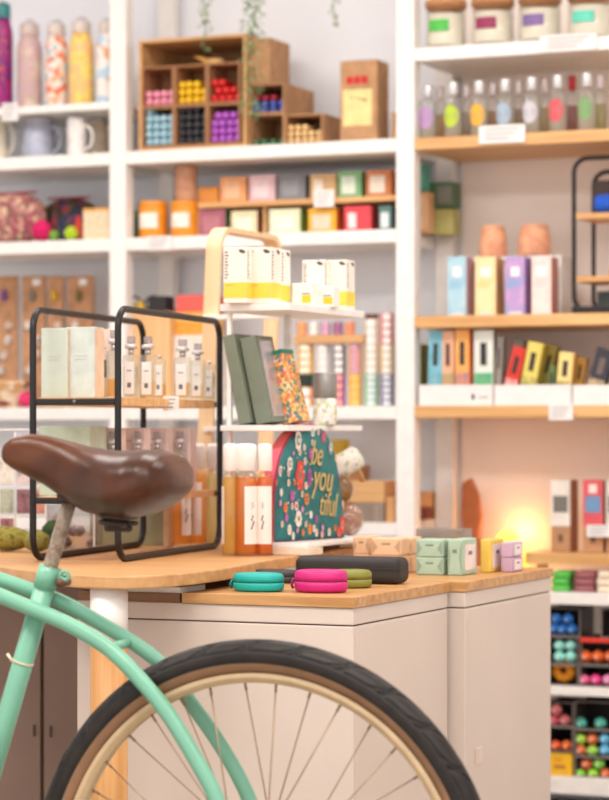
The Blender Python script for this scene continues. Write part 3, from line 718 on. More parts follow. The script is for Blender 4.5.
lower(503, 512, 341, [(125, 125, 110), (150, 150, 135)], 'dull green slim carton behind the red one', lean=.2, Y=YF+.09, d=.03)
lower(546, 552, 366, [(110, 140, 80), (90, 120, 70)], 'low green carton between the yellow cartons', lean=.1, Y=YF+.05)
lower(571, 579, 358, [(235, 180, 80), (220, 160, 70)], 'amber slim carton behind the pale yellow one', lean=.15, Y=YF+.085)
lower(500, 513, 349, [(210, 45, 35), (225, 60, 45)], 'red tilted carton in the second card tray', lean=.25, foot=[(240, 220, 215), (230, 60, 50)])
lower(517, 532, 344, [(225, 205, 95), (235, 215, 120)], 'yellow tilted carton with black panel', lean=.2, sd=(190, 165, 60), foot=[(110, 110, 50), (240, 225, 130)], d=.045)
lower(534, 544, 347, [(185, 165, 70), (165, 150, 70)], 'olive tilted carton behind the yellow one', lean=.24, Y=YF+.085, sd=(140, 130, 70), d=.04)
lower(554.5, 569, 353, [(245, 215, 130), (250, 225, 150)], 'pale yellow carton at the right of the second card tray', lean=.1, sd=(215, 150, 60), foot=[(80, 90, 80), (240, 200, 110)])
lower(583, 600, 352, [(45, 48, 60), (55, 55, 65)], 'near black carton in the third card tray', lean=.28, foot=[(240, 210, 160), (60, 60, 60)], label_c=(120, 100, 95))
lower(606, 620, 362, [(150, 60, 70), (200, 120, 130)], 'wine red carton at the right edge', lean=.28)
carton('olive_carton', 'olive green carton glimpsed beside the post on the lower wooden shelf level', 'box', 410.5, 421, 344, 6.14, ZS3+.0005, .06, (150, 150, 70))

# riser with boxed goods on R5
Yq = YF+.05; zq = ZY(565, 553, Yq); xq = PY(522, Yq); xe_ = postx[3]-.04
T = thing('shelf_riser', 'low wooden riser with rounded left end near the glowing lamp', 'shelf riser', (xq, Yq, ZR5+.0005))
hq = zq-ZR5
poly = [(.03*(1-math.sin(a)), .09-.09*math.cos(a)) for a in [R90*k/6 for k in range(7)]]
poly = [(xe_-xq, 0), (xe_-xq, .15), (0, .15), (0, .03), (.004, .014), (.014, .004), (.03, 0)]
MB().prism(poly, hq-.03, hq-.001).build('board', BWOOD, T, .001)
for u in (.005, xe_-xq-.03): B(u, u+.02, .1, .14, 0, hq-.0305).build('support', BWOOD, T)
sg = 'stacked soap bars under the low riser'
for a, b, c, nm in ((552, 569, (80, 185, 70), 'bright green'), (574, 594, (150, 85, 90), 'maroon'), (597, 616, (236, 215, 190), 'cream')):
    Y = YF+.03; x0, x1 = PY(a, Y), PY(b, Y); w = x1-x0; hh = (ZY((a+b)/2, 571, Y)-ZR5)/3
    for k in range(3):
        if k == 0:
            T = thing('soap_bar', '%s wrapped soap bar in the stack of three below the riser' % nm, 'soap', ((x0+x1)/2, Y, ZR5+.0005), 0, nm+' soap stack')
            B(-w/2, w/2, 0, .07, 0, hh*.94).build('bar', pl(c, .5), T, .003); root = T
            B(-w*.3, w*.3, -.0006, .0002, hh*.3, hh*.6).build('band', pl(tuple(min(255, q+30) for q in c), .5), T)
        else: dup(root, ((x0+x1)/2+random.uniform(-.002, .002), Y, ZR5+.0005+k*hh))
bg = 'tall window boxes on the low riser'
for a, b, yt, c, top, lab in ((551, 570, 480, (186, 140, 100), (236, 228, 218), 'tall brown box with white sleeve and grey window'), (583, 603, 480, (200, 150, 110), (222, 90, 100), 'tall brown box with pink sleeve and blue window'), (606, 628, 480, (200, 150, 110), (225, 215, 205), 'tall brown box with pale sleeve, right edge of the riser')):
    wc = [(120, 115, 110), (110, 150, 190), (70, 60, 60)][[551, 583, 606].index(a)]
    carton('window_box', lab, 'box', a, b, yt, YF+.09, zq+.0005, .07, c, [('sleeve', .0, 1, .36, 1, top), ('window', .12, .88, .55, .78, wc), ('badge', .3, .7, .82, .94, (240, 225, 215)), ('emblem', .38, .62, .14, .24, (120, 85, 60))], bg, side=(168, 105, 72))
price(587, 612, 525, 537, Y=YF+.075, label='white price card before the pink sleeved box')

# glowing salt lamp and fan shaped wooden sheet
xl, yl = PY(508, 6.23), 6.23
T = thing('salt_lamp', 'glowing yellow salt lamp behind the wrapped soaps', 'lamp', (xl, yl, ZR5+.0005))
L([(.045, 0), (.05, .006), (.048, .02)], 20).build('base', wood((140, 90, 50), (170, 110, 70)), T)
random.seed(4); mb = MB().lathe([(.04, .02), (.054, .04), (.05, .075), (.036, .11), (.018, .135), (.002, .145)], 12, smooth=False)
mb.v = [(a+random.uniform(-.006, .006), b+random.uniform(-.006, .006), c+(random.uniform(-.004, .004) if c > .025 else 0)) for a, b, c in mb.v]
LAMP, n_, l_, b_ = newmat('salt_glow'); b_.inputs['Base Color'].default_value = srgb((255, 190, 90)); b_.inputs['Roughness'].default_value = .6
no = n_.new('ShaderNodeTexNoise'); no.inputs['Scale'].default_value = 25; l_.new(coord(n_, l_), no.inputs['Vector'])
rr_ = ramp(n_, [(.35, (255, 150, 30)), (.6, (255, 205, 90))]); l_.new(no.outputs['Fac'], rr_.inputs['Fac']); l_.new(rr_.outputs['Color'], b_.inputs['Emission Color']); b_.inputs['Emission Strength'].default_value = 2.2
mb.build('salt_rock', LAMP, T)
xx, Yx = PY(470, 6.22), 6.22
o = MB().prism([(-.02, 0), (.02, 0), (.03, .06), (.022, .12), (.0, .165), (-.024, .15), (-.026, .06)], 0, .02, axis='y').build('wooden_board', pl((196, 112, 66), .6), None, .003, loc=(xx, Yx, ZR5+.115)); tag(o, 'rust brown rounded wooden board leaning by the lamp', 'board')
o2 = carton('terracotta_pot_box', 'rust coloured block behind the lamp holding the wooden board', 'box', 462, 484, 540, Yx-.02, ZR5+.0005, .07, (180, 100, 60))
for ch_ in o2.children: ch_.scale.z = .1145/(ZT(540, TY(473, Yx-.02))-ZR5-.0005)

# yarn balls on R6, R7
def yarn(px, py, r_px, col, cname, where, group, Y, key={}):
    col = tuple(min(255, int(c*1.12+10)) for c in col)
    t = TY(px, Y); r = r_px*1.12/F*t; x = PY(px, Y); z = ZT(py, t)
    k = (col, round(r, 4))
    if k not in key:
        mb = MB()
        # twisted skein: ball with spiral ridges
        seg, rings = 28, 14; v = []; f = []
        for i in range(rings+1):
            p = math.pi*i/rings
            for q in range(seg):
                a = 2*math.pi*q/seg; rr = r*(1-.07*(.5+.5*math.cos(7*a+3*p)))
                v.append((rr*math.sin(p)*math.cos(a), -rr*math.cos(p)*1.05, rr*math.sin(p)*math.sin(a)))
        for i in range(rings):
            for q in range(seg): f.append((i*seg+q, (i+1)*seg+q, (i+1)*seg+(q+1) % seg, i*seg+(q+1) % seg))
        mb.add(v, f, 0, True)
        T = thing('yarn_ball', '', 'yarn', (x, Y, z), 0, group)
        mb.build('skein', pl(col, .85, vary=.2, scale=120), T)
        L([(r*.3, 0), (r*.3, .002)], 12).build('end_sticker', pl(tuple(min(255, int(q*.5+130)) for q in col), .5), T, rot=(R90, 0, 0), loc=(0, -r*1.04, 0))
        key[k] = T
    else: T = dup(key[k], (x, Y, z))
    T['label'] = '%s yarn ball %s' % (cname, where); T['group'] = group
def wirecube(px0, px1, y0, y1, Y, label, d=.12, m=None, zb=None, back=(30, 26, 28)):
    x0, x1 = PY(px0, Y), PY(px1, Y); t = TY((px0+px1)/2, Y); zb = ZT(y1, t) if zb is None else zb; h = ZT(y0, t)-zb; w = x1-x0
    T = thing('clear_bin', label, 'bin', ((x0+x1)/2, Y, zb), 0, 'stacked yarn bins in the lower right bay'); q = .0022; m = m or pl((150, 138, 132), .3)
    G = glass((235, 235, 235))
    for a in (-w/2, w/2-q):
        B(a, a+q, 0, q, 0, h).build('edge', m, T); B(a, a+q, q, d, 0, h).build('side_panel', pl((70, 60, 62), .4), T)
    B(-w/2+q, w/2-q, 0, q, 0, q).build('edge', m, T); B(-w/2+q, w/2-q, 0, q, h-q, h).build('edge', m, T)
    B(-w/2+q, w/2-q, d-.004, d, 0, h).build('back_panel', pl(back, .6), T); B(-w/2+q, w/2-q, q, d-.004, 0, .003).build('base', pl(back, .6), T)
    return x0, x1, zb, h, t
Yy = YF+.04
SP = .5
# upper group
zt6 = ZR6+.0005
def topz(px, y): return ZT(y, TY(px, Yy))
wirecube(546, 578, 665, 688, Yy, 'clear bin of orange yarn, bottom left on its shelf', zb=zt6)
wirecube(546, 578, 637, 664, Yy, 'clear bin of mint yarn balls on the orange one', zb=topz(562, 664.2))
wirecube(546, 580, 608, 636, Yy, 'clear bin of blue yarn balls topping the left stack', zb=topz(562, 636.2))
wirecube(579.5, 625, 666, 688, Yy, 'clear bin of pink yarn balls, bottom right', zb=zt6)
wirecube(580.5, 625, 638, 665, Yy, 'clear bin of orange red yarn balls with red front lip', zb=topz(600, 665.2))
yg = 'yarn balls in the upper right bins'
for px, py, w in ((554, 629, 'at the bottom left of the blue bin'), (562.5, 630, 'at the bottom middle of the blue bin'), (572.5, 630, 'at the bottom right of the blue bin'), (556, 619, 'at the top left of the blue bin'), (568, 619.5, 'at the top right of the blue bin')):
    yarn(px, py-.5, 5.3, (40, 110, 190), 'blue', w, yg, Yy+.02)
for px, py, w in ((559.5, 657, 'bottom left of the mint bin'), (571, 657, 'bottom right of the mint bin'), (559.5, 645.5, 'top left of the mint bin'), (571, 645.5, 'top right of the mint bin')):
    yarn(px, py, 5.6, (130, 200, 185), 'mint green', w, yg, Yy+.02)
t = TY(563, Yy+.02); x = PY(562.5, Yy+.02)
r = 12.8/F*t
T = thing('yarn_ball', 'large orange yarn ring with dark centre, bottom left of the bins', 'yarn', (x, Yy+.034, zt6+.0045+r*.95), 0, yg)
mb = MB(); mb.tube([(r*.58*math.cos(a), 0, r*.58*math.sin(a)) for a in [2*math.pi*k/48 for k in range(48)]], [r*.42*(1+.08*math.cos(k*math.pi*2*9/48)) for k in range(48)], 12, True); mb.build('skein', pl((250, 150, 30), .85, vary=.18, scale=90), T)
L([(r*.2, 0), (r*.2, .01)], 12).build('core', pl((90, 40, 15), .8), T, rot=(R90, 0, 0))
for px, w in ((586, 'left one in the red lipped bin'), (598, 'middle one in the red lipped bin'), (610.5, 'at the right edge in the red lipped bin')):
    yarn(px, 656.5, 6, (240, 85, 30), 'orange red', w, yg, Yy+.02)
for px, c, w in ((584, (235, 90, 130), 'left in the bottom right bin'), (596, (225, 50, 120), 'middle of the bottom right bin'), (608.5, (240, 120, 160), 'right edge of the bottom right bin')):
    yarn(px, 680, 5.6, c, 'pink' if px != 596 else 'magenta', w, yg, Yy+.02)
B(PY(580.5, Yy-.002), PY(625, Yy-.002), Yy-.006, Yy-.001, topz(600, 642.5), topz(600, 638)).build('red_lip_strip', pl((220, 60, 40), .5)); tag(bpy.data.objects['red_lip_strip'], 'red card strip on the top edge of the orange red yarn bin', 'strip')
xw, tw = PY(597, Yy), TY(597, Yy)
wirecube(601, 630, 609, 637.5, Yy, 'clear empty bin at the top right of the bins', zb=topz(600, 637.7))
# lower group
zt7 = ZR7+.0005
wirecube(546, 573, 727, 752, Yy, 'clear bin of red orange yarn balls above the yellow box', zb=topz(558, 751.8))
wirecube(546, 573, 702, 726.5, Yy, 'clear bin of salmon yarn balls topping the lower left stack', zb=topz(558, 726.7))
wirecube(574.5, 625, 757.5, 781, Yy, 'clear bin of lime and rust yarn balls, lowest', zb=zt7)
wirecube(574.5, 625, 730.5, 757, Yy, 'clear bin of lime, rust and blue yarn balls in the middle', zb=topz(600, 757.2))
wirecube(574.5, 625, 702, 730, Yy, 'clear bin of teal yarn balls topping the lower right stack', zb=topz(600, 730.2))
T = carton('yellow_box', 'yellow cardboard box on the bottom shelf of the right bay', 'box', 546, 572, 753.5, Yy, zt7, .1, (240, 185, 25), [('print_mark', .3, .75, .3, .48, (190, 120, 60)), ('print_mark', .35, .6, .65, .75, (235, 140, 60))])
yg = 'yarn balls in the lowest right bins'
for px, py, c, nm, w in ((553, 721, (225, 90, 110), 'salmon', 'bottom left of the salmon bin'), (565, 720.5, (235, 105, 110), 'salmon', 'bottom right of the salmon bin'), (556, 709.8, (235, 110, 110), 'salmon', 'on top of the two others in the salmon bin'),
        (555.5, 746, (235, 80, 35), 'red orange', 'left in the bin above the yellow box'), (567, 746, (240, 90, 30), 'red orange', 'right in the bin above the yellow box')):
    yarn(px, py, 5.6 if nm == 'salmon' else 5.4, c, nm, w, yg, Yy+.02)
for px, py, c, nm, w in ((581, 723.5, (80, 180, 160), 'teal', 'left in the topmost bin'), (600.5, 723.5, (80, 180, 160), 'teal', 'right in the topmost bin'),
        (580.5, 750.5, (215, 100, 60), 'rust', 'bottom left of the middle bin'), (592.5, 751, (140, 190, 60), 'lime', 'bottom middle of the middle bin'), (605, 750.5, (90, 165, 220), 'light blue', 'bottom right of the middle bin'),
        (580.5, 739, (150, 195, 60), 'lime', 'top left of the middle bin'), (592.5, 739, (220, 100, 50), 'rust', 'top middle of the middle bin'), (605, 739, (90, 165, 220), 'light blue', 'top right of the middle bin'),
        (580.5, 774.5, (120, 190, 60), 'lime', 'bottom left of the lowest bin'), (593, 774.5, (140, 195, 50), 'lime', 'bottom middle of the lowest bin'), (606, 774.5, (215, 95, 55), 'rust', 'bottom right of the lowest bin'),
        (586.5, 763.8, (215, 95, 55), 'rust', 'top left of the lowest bin'), (599, 763.8, (120, 190, 70), 'lime', 'top right of the lowest bin')):
    yarn(px, py, 5.6, c, nm, w, yg, Yy+.02)

# =====================================================================
#  FOREGROUND FURNITURE
# =====================================================================
ZT_ = .727; ZTB = .705             # table top / its underside
pts = [(352, 5.5), (350, 5.15), (341, 5.1), (290, 4.8), (258, 4.6), (225, 4.4), (190, 4.26), (150, 4.17), (110, 4.15), (70, 4.2), (35, 4.31), (0, 4.45), (-60, 4.78), (-110, 5.15), (-135, 5.5), (-140, 5.98)]
P = [Vector(PT(a, t)) for a, t in pts]; P[0] = Vector((P[1].x+.0, 5.3)); P = [p for p in P]
P = P[::-1]
def chaikin(P):
    o = [P[0]]
    for a, b in zip(P, P[1:]): o += [a*.75+b*.25, a*.25+b*.75]
    return o+[P[-1]]
cen = Vector(PT(110, 4.3))
T = thing('display_table', 'round edged pale wooden table on white dipped wooden legs, carrying the racks', 'table', (cen.x, cen.y, 0))
poly = [(p.x-cen.x, p.y-cen.y) for p in chaikin(chaikin(P))]
poly = [poly[0]]+poly[1:]
TTOP = wood((190, 138, 84), (214, 166, 114), 0, .42, 40)
MB().prism(poly, ZTB, ZT_).build('table_top', TTOP, T, .003)
LEGW = wood((190, 132, 74), (216, 162, 102), 2, .45)
for px, t in ((109, 4.21), (-75, 4.95), (None, (-2.36, 5.06)), (None, (-3.05, 4.97))):
    x, y = PT(px, t) if px is not None else t; x -= cen.x; y -= cen.y
    lg = MB().lathe([(.0315, 0), (.0315, .64)], 24, x, y).build('leg', LEGW, T)
    MB().lathe([(.032, .612), (.032, ZTB-.0005)], 24, x, y).build('dipped_top', WHITE, lg)

# white metal cabinets with bamboo boards
CABW = pl((214, 199, 188), .42, vary=.015, scale=4)
def cabinet(x0, x1, y0, y1, zt, bx0, bx1, by0, by1, bt, label, catch=None):
    T = thing('white_cabinet', label, 'cabinet', (x0, y0, 0), 0, 'white cabinets with bamboo boards')
    w = x1-x0; d = y1-y0; seam = zt-.029
    B(0, w, 0, d, .0, seam-.0022).build('body', CABW, T, .002)
    B(.004, w-.004, .004, d-.004, seam-.0022, seam).build('seam', pl((95, 80, 72), .8), T)
    B(0, w, 0, d, seam, zt).build('lid_frame', CABW, T, .002)
    B(w-.0005, w+.001, .016, d-.012, .03, seam-.006).build('door', CABW, T, .001)
    if catch: B(w+.001, w+.004, *catch).build('catch', pl((225, 205, 190), .4), T, .001)
    B(bx0-x0, bx1-x0, by0-y0, by1-y0, zt+.0003, zt+bt).build('bamboo_board', BAMBOO, T, .0012)
    return T
ZC_ = .689; BT = .0185
ax1 = -1.586
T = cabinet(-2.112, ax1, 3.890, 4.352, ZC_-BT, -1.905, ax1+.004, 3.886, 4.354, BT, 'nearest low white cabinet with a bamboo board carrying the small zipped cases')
B(.0, .2, .004, .45, ZC_-BT+.0003, ZC_-BT+.016).build('recess_shade_slab', pl((150, 112, 84), .6), T)  # added brown slab; its colour stands for shade in the recessed cabinet top
bx1 = -1.556
xb0 = bx1-.42
cabinet(-1.98, bx1, 4.365, 4.884, ZC_-BT, -1.95, bx1+.004, 4.361, 4.888, BT, 'farther low white cabinet with a bamboo board carrying wrapped soaps', (.05, .085, .345, .375))
# white tray between table and board
x, y = PT(182, 4.38)
tag(B(-.07, .053, 0, .1, 0, .0105).build('white_tray', pl((250, 248, 244), .6), None, .001, loc=(-1.965, 3.897, ZC_-BT+.0163)), 'flat white tray lying beside the bamboo board under the table edge', 'tray')
# taupe cupboard under the table
TAU = pl((150, 124, 110), .6, vary=.03, scale=5)
x0, x1 = PY(-75, 4.6), PY(86, 4.6)
T = thing('taupe_cupboard', 'grey brown two door cupboard standing under the wooden table', 'cupboard', (x0, 4.6, 0)); w = x1-x0; xm = PY(42, 4.6)-x0
B(0, w, .012, .3, 0, .66).build('body', TAU, T)
B(0, xm-.004, 0, .0115, .01, .645).build('door', TAU, T, .001); B(xm+.004, w, 0, .0115, .01, .645).build('door', TAU, T, .001)
B(xm-.004, xm+.004, .006, .0125, .0, .66).build('door_gap', pl((70, 50, 40), .8), T)
zh = ZT(731, TY(43, 4.6))
for px in (34.5, 51): hx = PY(px, 4.6)-x0; B(hx-.0018, hx+.0018, -.004, -.0002, zh-.012, zh+.012).build('handle', pl((90, 70, 60), .5), T)

# ---------- black rack on the table ----------
Px, Py = PT(118, 4.57); Bx, By = PT(219, 5.15); Qx, Qy = PT(33, 4.616)
rz = math.atan2(Px-Qx, 0)  # placeholder, set below
dv = Vector((Px-Qx, Py-Qy)); RW = dv.length; rz = math.atan2(dv.y, dv.x)
lv = Vector((Bx-Px, By-Py)).length
RD, RH = lv, .4715
T = thing('metal_rack', 'black tubular metal rack with wooden shelves of perfume, on the wooden table behind the saddle', 'rack', (Qx, Qy, ZT_+.0005), rz)
for xx in (0, RW):
    MB().tube([(xx, p[0]-.006, p[1]) for p in [(a+.006, b+.006) for a, b in rounded(RD, RH-.012, .038)]], .0065, 10, True).build('hoop', BLACKM, T)
RU = ZT(402, 4.6)-ZT_; RLW = ZT(501, 4.6)-ZT_
for zz, wd in ((RU, .017), (RLW, .014)):
    B(.0065, RW-.0065, .006, RD-.008, zz-wd/2+.001, zz+wd/2).build('shelf_board', BWOOD, T, .001)
    for yy in (0, RD-.01): 
        c = B(.005, RW-.005, yy-.004, yy+.006, zz-.006, zz+.006).build('cross_bar', BLACKM, T, .002)
    L([(.004, 0), (.003, .003)], 10).build('screw', pl((120, 115, 115), .4, .5), T, loc=(RW*.5, -.004, zz), rot=(R90, 0, 0))
ZU = ZT_+.0005+RU+.0087; ZL = ZT_+.0005+RLW+.0072
def rackbox(name, label, cat, a, b, y0, t, d, c, plates=(), group=None, zb=None, side=None):
    return carton(name, label, cat, a, b, y0, 0, ZU if zb is None else zb, d, c, plates, group, side, rz, .0012, t=t)
g = 'mint green boxes on the black rack'
MINT = pl((200, 208, 194), .6, vary=.02)
ln = lambda: [('print_line', .25, .75, .585, .59, (160, 175, 162)), ('print_line', .3, .7, .54, .543, (165, 180, 168))]
rackbox('perfume_box', 'mint green perfume box at the left end of the rack upper shelf', 'box', 42, 66.5, 328, 4.66, .05, MINT, ln(), g, side=(225, 190, 165))
rackbox('perfume_box', 'pale mint perfume box, second on the rack upper shelf', 'box', 67.5, 93.5, 327, 4.655, .05, pl((204, 212, 205), .6), ln(), g, side=(240, 205, 175))
rackbox('perfume_box', 'large mint box behind the saddle on the lower shelf of the rack', 'box', 41, 88, 426, 4.68, .09, pl((192, 205, 184), .6), (), g, zb=ZL)
g = 'pale pink perfume boxes'
rackbox('perfume_box', 'pale pink perfume box beside the mint boxes on the upper shelf', 'box', 94, 109, 329, 4.76, .045, (236, 212, 198), [('sprig_print', .3, .8, .3, .55, patt([(236, 212, 198), (110, 110, 105)], 90, .6, 'V')), ('print_line', .2, .8, .72, .73, (190, 165, 155))], g)
for a, b, t, nm in ((93, 118, 4.78, 'first'), (121, 143, 4.87, 'second'), (146, 166, 4.96, 'third'), (169, 189, 5.03, 'fourth')):
    rackbox('perfume_box', 'pale pink box on the lower rack shelf, %s from the left, above the saddle' % nm, 'box', a, b, 428, t, .04, (224, 200, 192), [('picture', .45, .9, .05, .93, (205, 192, 190)), ('print_line', .1, .5, .8, .81, (150, 130, 125))], g, zb=ZL)

def flacon(px, t, ytop, w_px, label, group, zb, amber=None, stopper=True, tall=.6, lab=True):
    """square shouldered perfume flacon: glass, liquid, paper label, collar ring and cube stopper"""
    x, y = PT(px, t); w = w_px/F*t; h = ZT(ytop, t)-zb
    T = thing('perfume_flacon', label, 'bottle', (x, y, zb), rz, group)
    hb = h*(.70 if stopper else .92); q = w/2; dd = w*.8
    B(-q, q, 0, dd, 0, hb).build('glass', glass((246, 248, 246), .03, 1.45, .14, (245, 245, 242)), T, w*.12)
    am = amber or (232, 226, 210)
    B(-q*.82, q*.82, dd*.1, dd*.9, .004, hb*(.4 if amber else .75)).build('perfume', glass(tuple(int(q*.5+127) for q in am), .05, 1.3, .4, am), T, w*.08)
    if lab: B(-q*.62, q*.72, -.0012, -.0002, hb*.1, hb*.84).build('paper_label', PAPER, T); B(-q*.2, q*.3, -.0018, -.0012, hb*.25, hb*.36).build('sprig_print', pl((110, 112, 115), .7), T); B(-q*.3, q*.4, -.0018, -.0012, hb*.62, hb*.65).build('print_line', pl((160, 155, 155), .7), T)
    cy_ = dd/2
    if stopper:
        MB().lathe([(w*.2, hb), (w*.2, h*.8)], 14, 0, cy_).build('neck', SILVER, T)
        MB().lathe([(w*.38, h*.8), (w*.43, h*.815), (w*.43, h*.85), (w*.34, h*.87)], 16, 0, cy_).build('collar', pl((205, 200, 204), .3, .4), T)
        B(-w*.24, w*.24, cy_-w*.24, cy_+w*.24, h*.88, h).build('stopper', glass((225, 222, 226), .05, 1.5, .3, (222, 218, 222)), T, w*.06)
    else: MB().lathe([(w*.18, hb), (w*.2, h)], 14, 0, cy_).build('neck', SILVER, T)
    return T
g = 'perfume flacons on the upper rack shelf'
flacon(112, 4.72, 330, 13, 'tall clear flacon with yellow foot next to the pink box', g, ZU, (255, 205, 90), lab=False)
flacon(129, 4.80, 336, 15, 'clear flacon with cube stopper just right of the black front tube', g, ZU)
flacon(146, 4.90, 336, 15, 'clear flacon with cube stopper before the pale crate', g, ZU, (255, 215, 120))
flacon(158, 4.98, 355, 12, 'low clear flacon without stopper and with a tall narrow label', g, ZU, (255, 205, 100), stopper=False)
flacon(180.5, 5.0, 339, 16, 'clear flacon with amber liquid above the shelf price tag', g, ZU, (255, 205, 80))
flacon(196, 5.06, 343, 14, 'clear flacon with cube stopper near the rear tube of the rack', g, ZU, (255, 230, 160))
flacon(208, 5.1, 361, 11, 'small clear flacon against the rear tube of the rack', g, ZU, stopper=False)
g = 'silver capped flacons on the lower rack shelf'
for px, t, nm in ((114, 4.74, 'leftmost'), (139, 4.83, 'second'), (158, 4.92, 'third'), (181, 4.99, 'rightmost')):
    flacon(px-3, t, 431, 13, 'silver capped flacon on the lower rack shelf, %s of the four before the pink boxes' % nm, g, ZL)
carton('price_card', 'small white price tag clipped to the rack upper shelf', 'price card', 164, 178, 396, 0, ZT(411, 4.9), .0015, PAPER, [('print_line', .2, .8, .74, .8, (150, 140, 140)), ('print_line', .25, .7, .48, .54, (150, 140, 140)), ('print_line', .3, .65, .22, .28, (120, 110, 110))], 'price cards on the shelf edges', None, rz, .0002, t=4.86)

# ---------- things standing behind and under the rack ----------
def moss(px, t, r_px, label, cols, sc=(1.3, 1, .8)):
    x, y = PT(px, t); r = r_px/F*t; random.seed(int(px)); mb = MB().ball((0, 0, r*sc[2]), r, 24, sc=sc)
    mb.v = [tuple(c*(1+random.uniform(-.05, .05)) for c in p) for p in mb.v]
    tag(mb.build('moss_bundle', patt(cols, 70, .9, 'N'), loc=(x, y, ZT_+.0015)), label, 'moss', 'green bundles on the table')
moss(8, 5.0, 15, 'yellow green moss bundle at the left edge of the table', [(110, 102, 35), (150, 138, 60), (80, 80, 30)], (1.7, 1, .8))
moss(37, 4.95, 12, 'olive moss bundle beside the rack front tube', [(110, 112, 40), (140, 130, 60), (70, 78, 30)], (1.2, 1, .9))
moss(52, 5.05, 9, 'dark green moss bundle behind the seat post', [(40, 60, 30), (60, 80, 40)], (1.3, 1, 1.6))
# white wire grid with cards
xg, yg_ = PT(5, 5.15)
gw = .2; gh = ZT(432, 5.15)-ZT_
T = thing('wire_grid', 'white wire grid with small photo cards standing at the left end of the table', 'grid', (xg-.1, yg_, ZT_+.0005), math.radians(12))
mb = MB()
for k in range(6): mb.tube([(.036*k+.005, 0, .002), (.036*k+.005, 0, gh)], .0016, 6)
for k in range(5): mb.tube([(.0, 0, .004+gh*k/4.0), (.19, 0, .004+gh*k/4.0)], .0016, 6)
mb.build('wires', pl((238, 235, 232), .4), T)
B(0, .19, .0, .05, 0, .003).build('foot', pl((60, 55, 50), .5), T)
random.seed(3)
for k, (i, j, c) in enumerate(((0, 1, (170, 90, 90)), (1, 1, (150, 190, 205)), (2, 2, (225, 215, 200)), (3, 2, (215, 190, 190)), (3, 1, (120, 60, 70)), (4, 1, (190, 110, 90)), (4, 3, (205, 195, 200)), (2, 0, (140, 70, 80)), (3, 3, (180, 180, 195)), (1, 2, (200, 180, 170)), (4, 2, (195, 175, 165)), (2, 1, (160, 165, 140)))):
    B(.036*i+.008, .036*i+.037, .002, .003, .01+gh*j/4, gh*(j+1)/4).build('photo_card', patt([tuple(int(q*.8+30) for q in c), tuple(min(255, int(q*.8+60)) for q in c), tuple(int(q*.6+20) for q in c)], 35, .5, 'N'), T)
# clear box with white frame, olive panel
x, y = PT(70, 5.08); wv = .105
T = thing('glass_box', 'clear box with thin white edges behind the seat post, under the rack', 'box', (x, y, ZT_+.0005), rz)
B(-wv/2, wv/2, 0, .05, 0, .09).build('glass', glass((235, 232, 230), .04, 1.4, .12, (220, 210, 205)), T)
for xx in (-wv/2, wv/2): B(xx-.0015, xx+.0015, -.0015, .001, 0, .092).build('edge', WHITE, T)
mb = MB(); random.seed(8)
for k in range(9): mb.ball((random.uniform(-.04, .04), random.uniform(.012, .038), .013+.024*(k // 4)), .012, 10)
mb.build('pebbles', patt([(80, 70, 90), (200, 180, 185), (120, 90, 80), (225, 215, 210)], 25, .5, 'N'), T)
x, y = PT(131, 5.3)
carton('olive_box', 'olive grey board box standing under the rack behind the saddle clamp', 'box', 93, 166, 505, 0, ZT_+.0005, .03, pl((142, 138, 108), .6), (), None, None, rz, t=5.25)
carton('wood_stick_box', 'slim upright wooden slat beside the amber bottle', 'box', 163.5, 169, 505, 0, ZT_+.0005, .02, pl((222, 178, 138), .6), (), None, None, rz, t=5.15)

# ---------- oil bottles ----------
def oil(px, t, w_px, col, label, lab=(0, 0), y0=443.5, cola=None, zb=None):
    zb = ZT_+.0005; x, y = PT(px, t); r = w_px/2/F*t; h = ZT(y0, t)-zb
    T = thing('oil_bottle', label, 'bottle', (x, y, zb), 0, 'body oil bottles in a row behind the rack')
    L([(r*.94, 0), (r, .003), (r, h*.68), (r*.9, h*.725), (r*.55, h*.75), (r*.53, h*.765)], 24).build('glass', glass((250, 240, 225), .03, 1.4, .04, (250, 240, 230)), T)
    L([(r*.86, .004), (r*.93, .007), (r*.93, h*.64), (r*.8, h*.7), (.001, h*.7)], 24).build('oil', glass(tuple(int(q*.5+127) for q in col), .04, 1.3, .62, cola or col), T)
    L([(r*.84, h*.755), (r*.9, h*.76), (r*.9, h*.96), (r*.8, h*.992), (r*.45, h)], 24).build('cap', pl((246, 240, 234), .35, vary=.01), T)
    L([(r*.07, .03), (r*.07, h*.74)], 6).build('pump_tube', pl((240, 225, 200), .4), T)
    if lab:
        a0, a1 = lab; v = []; n = 10
        for q in range(n+1):
            a = math.radians(a0+(a1-a0)*q/n)
            v += [((r+.0007)*math.cos(a), (r+.0007)*math.sin(a), h*.105), ((r+.0007)*math.cos(a), (r+.0007)*math.sin(a), h*.62)]
        lb = MB().add(v, [(2*q, 2*q+2, 2*q+3, 2*q+1) for q in range(n)]).build('paper_label', pl((244, 232, 224), .6, vary=.01), T)
        a = math.radians(a0+(a1-a0)*.42)
        for (z, s_, n_) in ((.3, .011, 'sprig_print'), (.45, .005, 'print_line')):
            mb = MB()
            for k in range(5):
                c = Vector(((r+.0014)*math.cos(a+.09*(k % 3-1)), (r+.0014)*math.sin(a+.09*(k % 3-1)), h*z+s_*(k-2)*.5))
                mb.ball(c, .0016 if z < .4 else .0008, 6, sc=(1, 1, 2))
            mb.build(n_, pl((95, 90, 90), .7), lb)
    return T
AMB = (250, 140, 20); YEL = (245, 190, 45)
oil(181, 5.24, 22, (255, 190, 70), 'amber oil bottle behind the saddle, leftmost of the row', (-60, 0))
oil(198, 5.26, 17, (255, 200, 90), 'amber oil bottle whose label faces forward, behind the lower rack board', (-160, -40))
oil(213.5, 5.27, 15, (238, 238, 200), 'pale green oil bottle just left of the rack rear tube', None)
